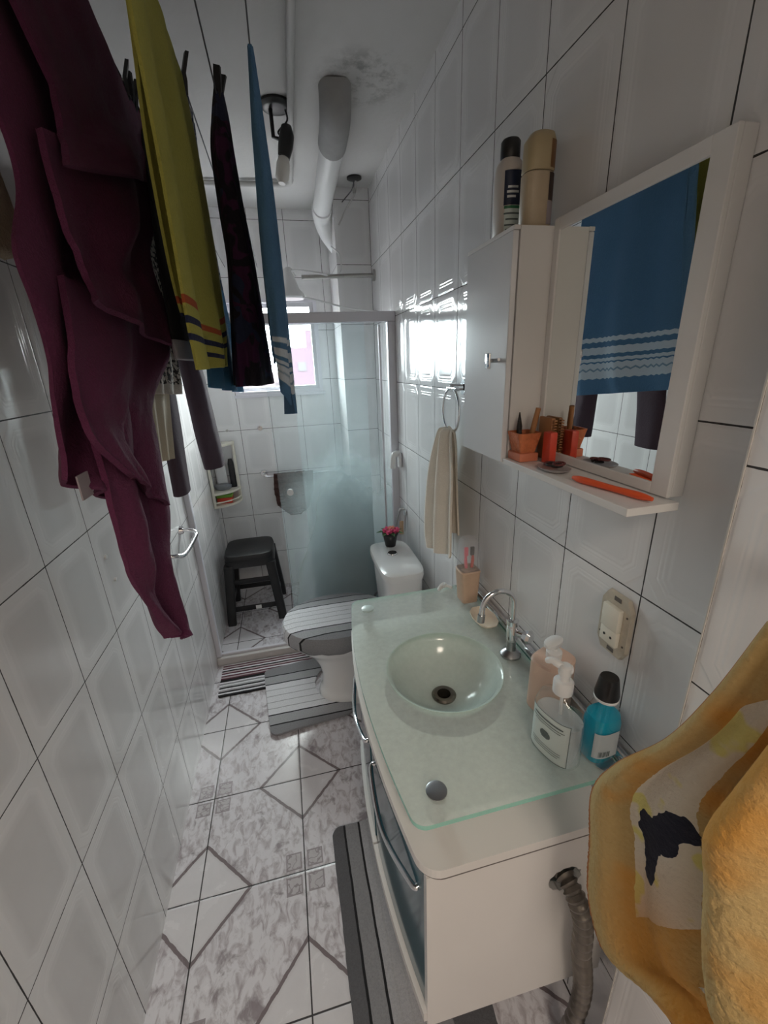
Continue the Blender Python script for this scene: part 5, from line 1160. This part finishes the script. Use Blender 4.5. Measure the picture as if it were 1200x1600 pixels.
# ------------------------------------------------------------------ golden towel in the foreground
t = thing('golden_towel', 'golden yellow towel with black embroidered motif hanging in the near foreground', 'towel', (0.36, 0.15, 1.35))
bm = nb(); gx_ = 0.355
def gold(u, v, p):
    a = -0.055*math.exp(-((u-0.74-0.16*(0.5-v))/0.14)**2)*min(1, v*2+0.2)
    a += 0.030*math.exp(-((u-0.56-0.14*(0.5-v))/0.075)**2)*min(1, v*2)
    a += -0.018*math.exp(-((u-0.12)/0.10)**2)*math.sin(v*PI)+0.014*math.exp(-((u-0.22-0.1*v)/0.06)**2)*v
    a += 0.010*ns(u*5, v*4, 2)
    f = 0.0011*ns(p.y*210, p.z*210, 1)+0.0006*ns(p.y*380, p.z*380, 7)
    f *= min(1.0, max(0.0, (v-0.22)/0.25))
    band = 0.24 < u < 0.50 and 0.14 < v < 0.62
    return Vector((a+(f if not band else f*0.25), 0, 0))
rows = [(W(1205, 975, gx_), W(1420, 860, gx_)), (W(1125, 1085, gx_), W(1420, 1000, gx_)), (W(1050, 1155, gx_), W(1420, 1120, gx_)), (W(965, 1195, gx_), W(1420, 1250, gx_)), (W(927, 1235, gx_), W(1420, 1330, gx_)), (W(927, 1310, gx_), W(1420, 1420, gx_)), (W(926, 1400, gx_), W(1420, 1520, gx_)), (W(948, 1482, gx_), W(1420, 1620, gx_)), (W(1005, 1535, gx_), W(1420, 1700, gx_)), (W(1040, 1580, gx_), W(1420, 1780, gx_)), (W(1075, 1640, gx_), W(1420, 1850, gx_))]
sheet(bm, rows, 380, 380, gold, thick=0.006)
part('cloth', bm, 'ytowel', t)
hb = at(1420, 860, 0, gx_)
bm = nb(); tube(bm, [(0.49, hb.y, hb.z+0.01), (gx_-0.01, hb.y, hb.z+0.0)], 0.006, 10); part('hanging_peg', bm, 'steel', t)

# ------------------------------------------------------------------ light
w = bpy.data.worlds.new('sky'); S.world = w; w.use_nodes = True
nt = w.node_tree; bg = nt.nodes['Background']
tc = nt.nodes.new('ShaderNodeTexCoord'); sp = nt.nodes.new('ShaderNodeSeparateXYZ'); nt.links.new(tc.outputs['Generated'], sp.inputs[0])
cr = nt.nodes.new('ShaderNodeValToRGB'); nt.links.new(sp.outputs[2], cr.inputs[0])
ad = nt.nodes.new('ShaderNodeMath'); ad.operation = 'MULTIPLY_ADD'; nt.links.new(sp.outputs[2], ad.inputs[0]); ad.inputs[1].default_value = 0.5; ad.inputs[2].default_value = 0.5; nt.links.new(ad.outputs[0], cr.inputs[0])
el = cr.color_ramp.elements; el[0].position = 0.485; el[0].color = (0.115, 0.105, 0.11, 1); el[1].position = 0.505; el[1].color = (0.80, 0.79, 0.83, 1)
e3 = el.new(0.75); e3.color = (1.0, 0.985, 1.0, 1)
nt.links.new(cr.outputs[0], bg.inputs[0]); bg.inputs[1].default_value = 36.0
pl = bpy.data.lights.new('window_portal', 'AREA'); pl.shape = 'RECTANGLE'; pl.size = WX1-WX0; pl.size_y = WZ1-WZ0
pl.cycles.is_portal = True
po = bpy.data.objects.new('window_portal', pl); COL.objects.link(po)
po.location = ((WX0+WX1)/2, BY+0.13, (WZ0+WZ1)/2); po.rotation_euler = (math.radians(-90), 0, 0)
hl = bpy.data.lights.new('hall_fill', 'AREA'); hl.shape = 'DISK'; hl.size = 0.5; hl.energy = 14; hl.color = (1.0, 0.86, 0.72)  # warm fill light added in the unseen hall, no known lamp there
ho = bpy.data.objects.new('hall_fill', hl); COL.objects.link(ho); ho.location = (0.0, FY-0.6, CZ-0.05)

# ------------------------------------------------------------------ camera
cam = bpy.data.cameras.new('camera'); co = bpy.data.objects.new('camera', cam); COL.objects.link(co)
cam.sensor_fit = 'VERTICAL'; cam.sensor_height = 36; cam.lens = FC/1600*36; cam.clip_start = 0.01; cam.clip_end = 500
right, down, fwd = RC[0], RC[1], RC[2]
m = Matrix(((right[0], -down[0], -fwd[0], 0), (right[1], -down[1], -fwd[1], 0), (right[2], -down[2], -fwd[2], CAMH), (0, 0, 0, 1)))
co.matrix_world = m
S.camera = co
S.view_settings.view_transform = 'Standard'; S.view_settings.look = 'None'; S.view_settings.gamma = 1; S.view_settings.exposure = 0.58
S.cycles.max_bounces = 12; S.cycles.transparent_max_bounces = 24; S.cycles.diffuse_bounces = 6
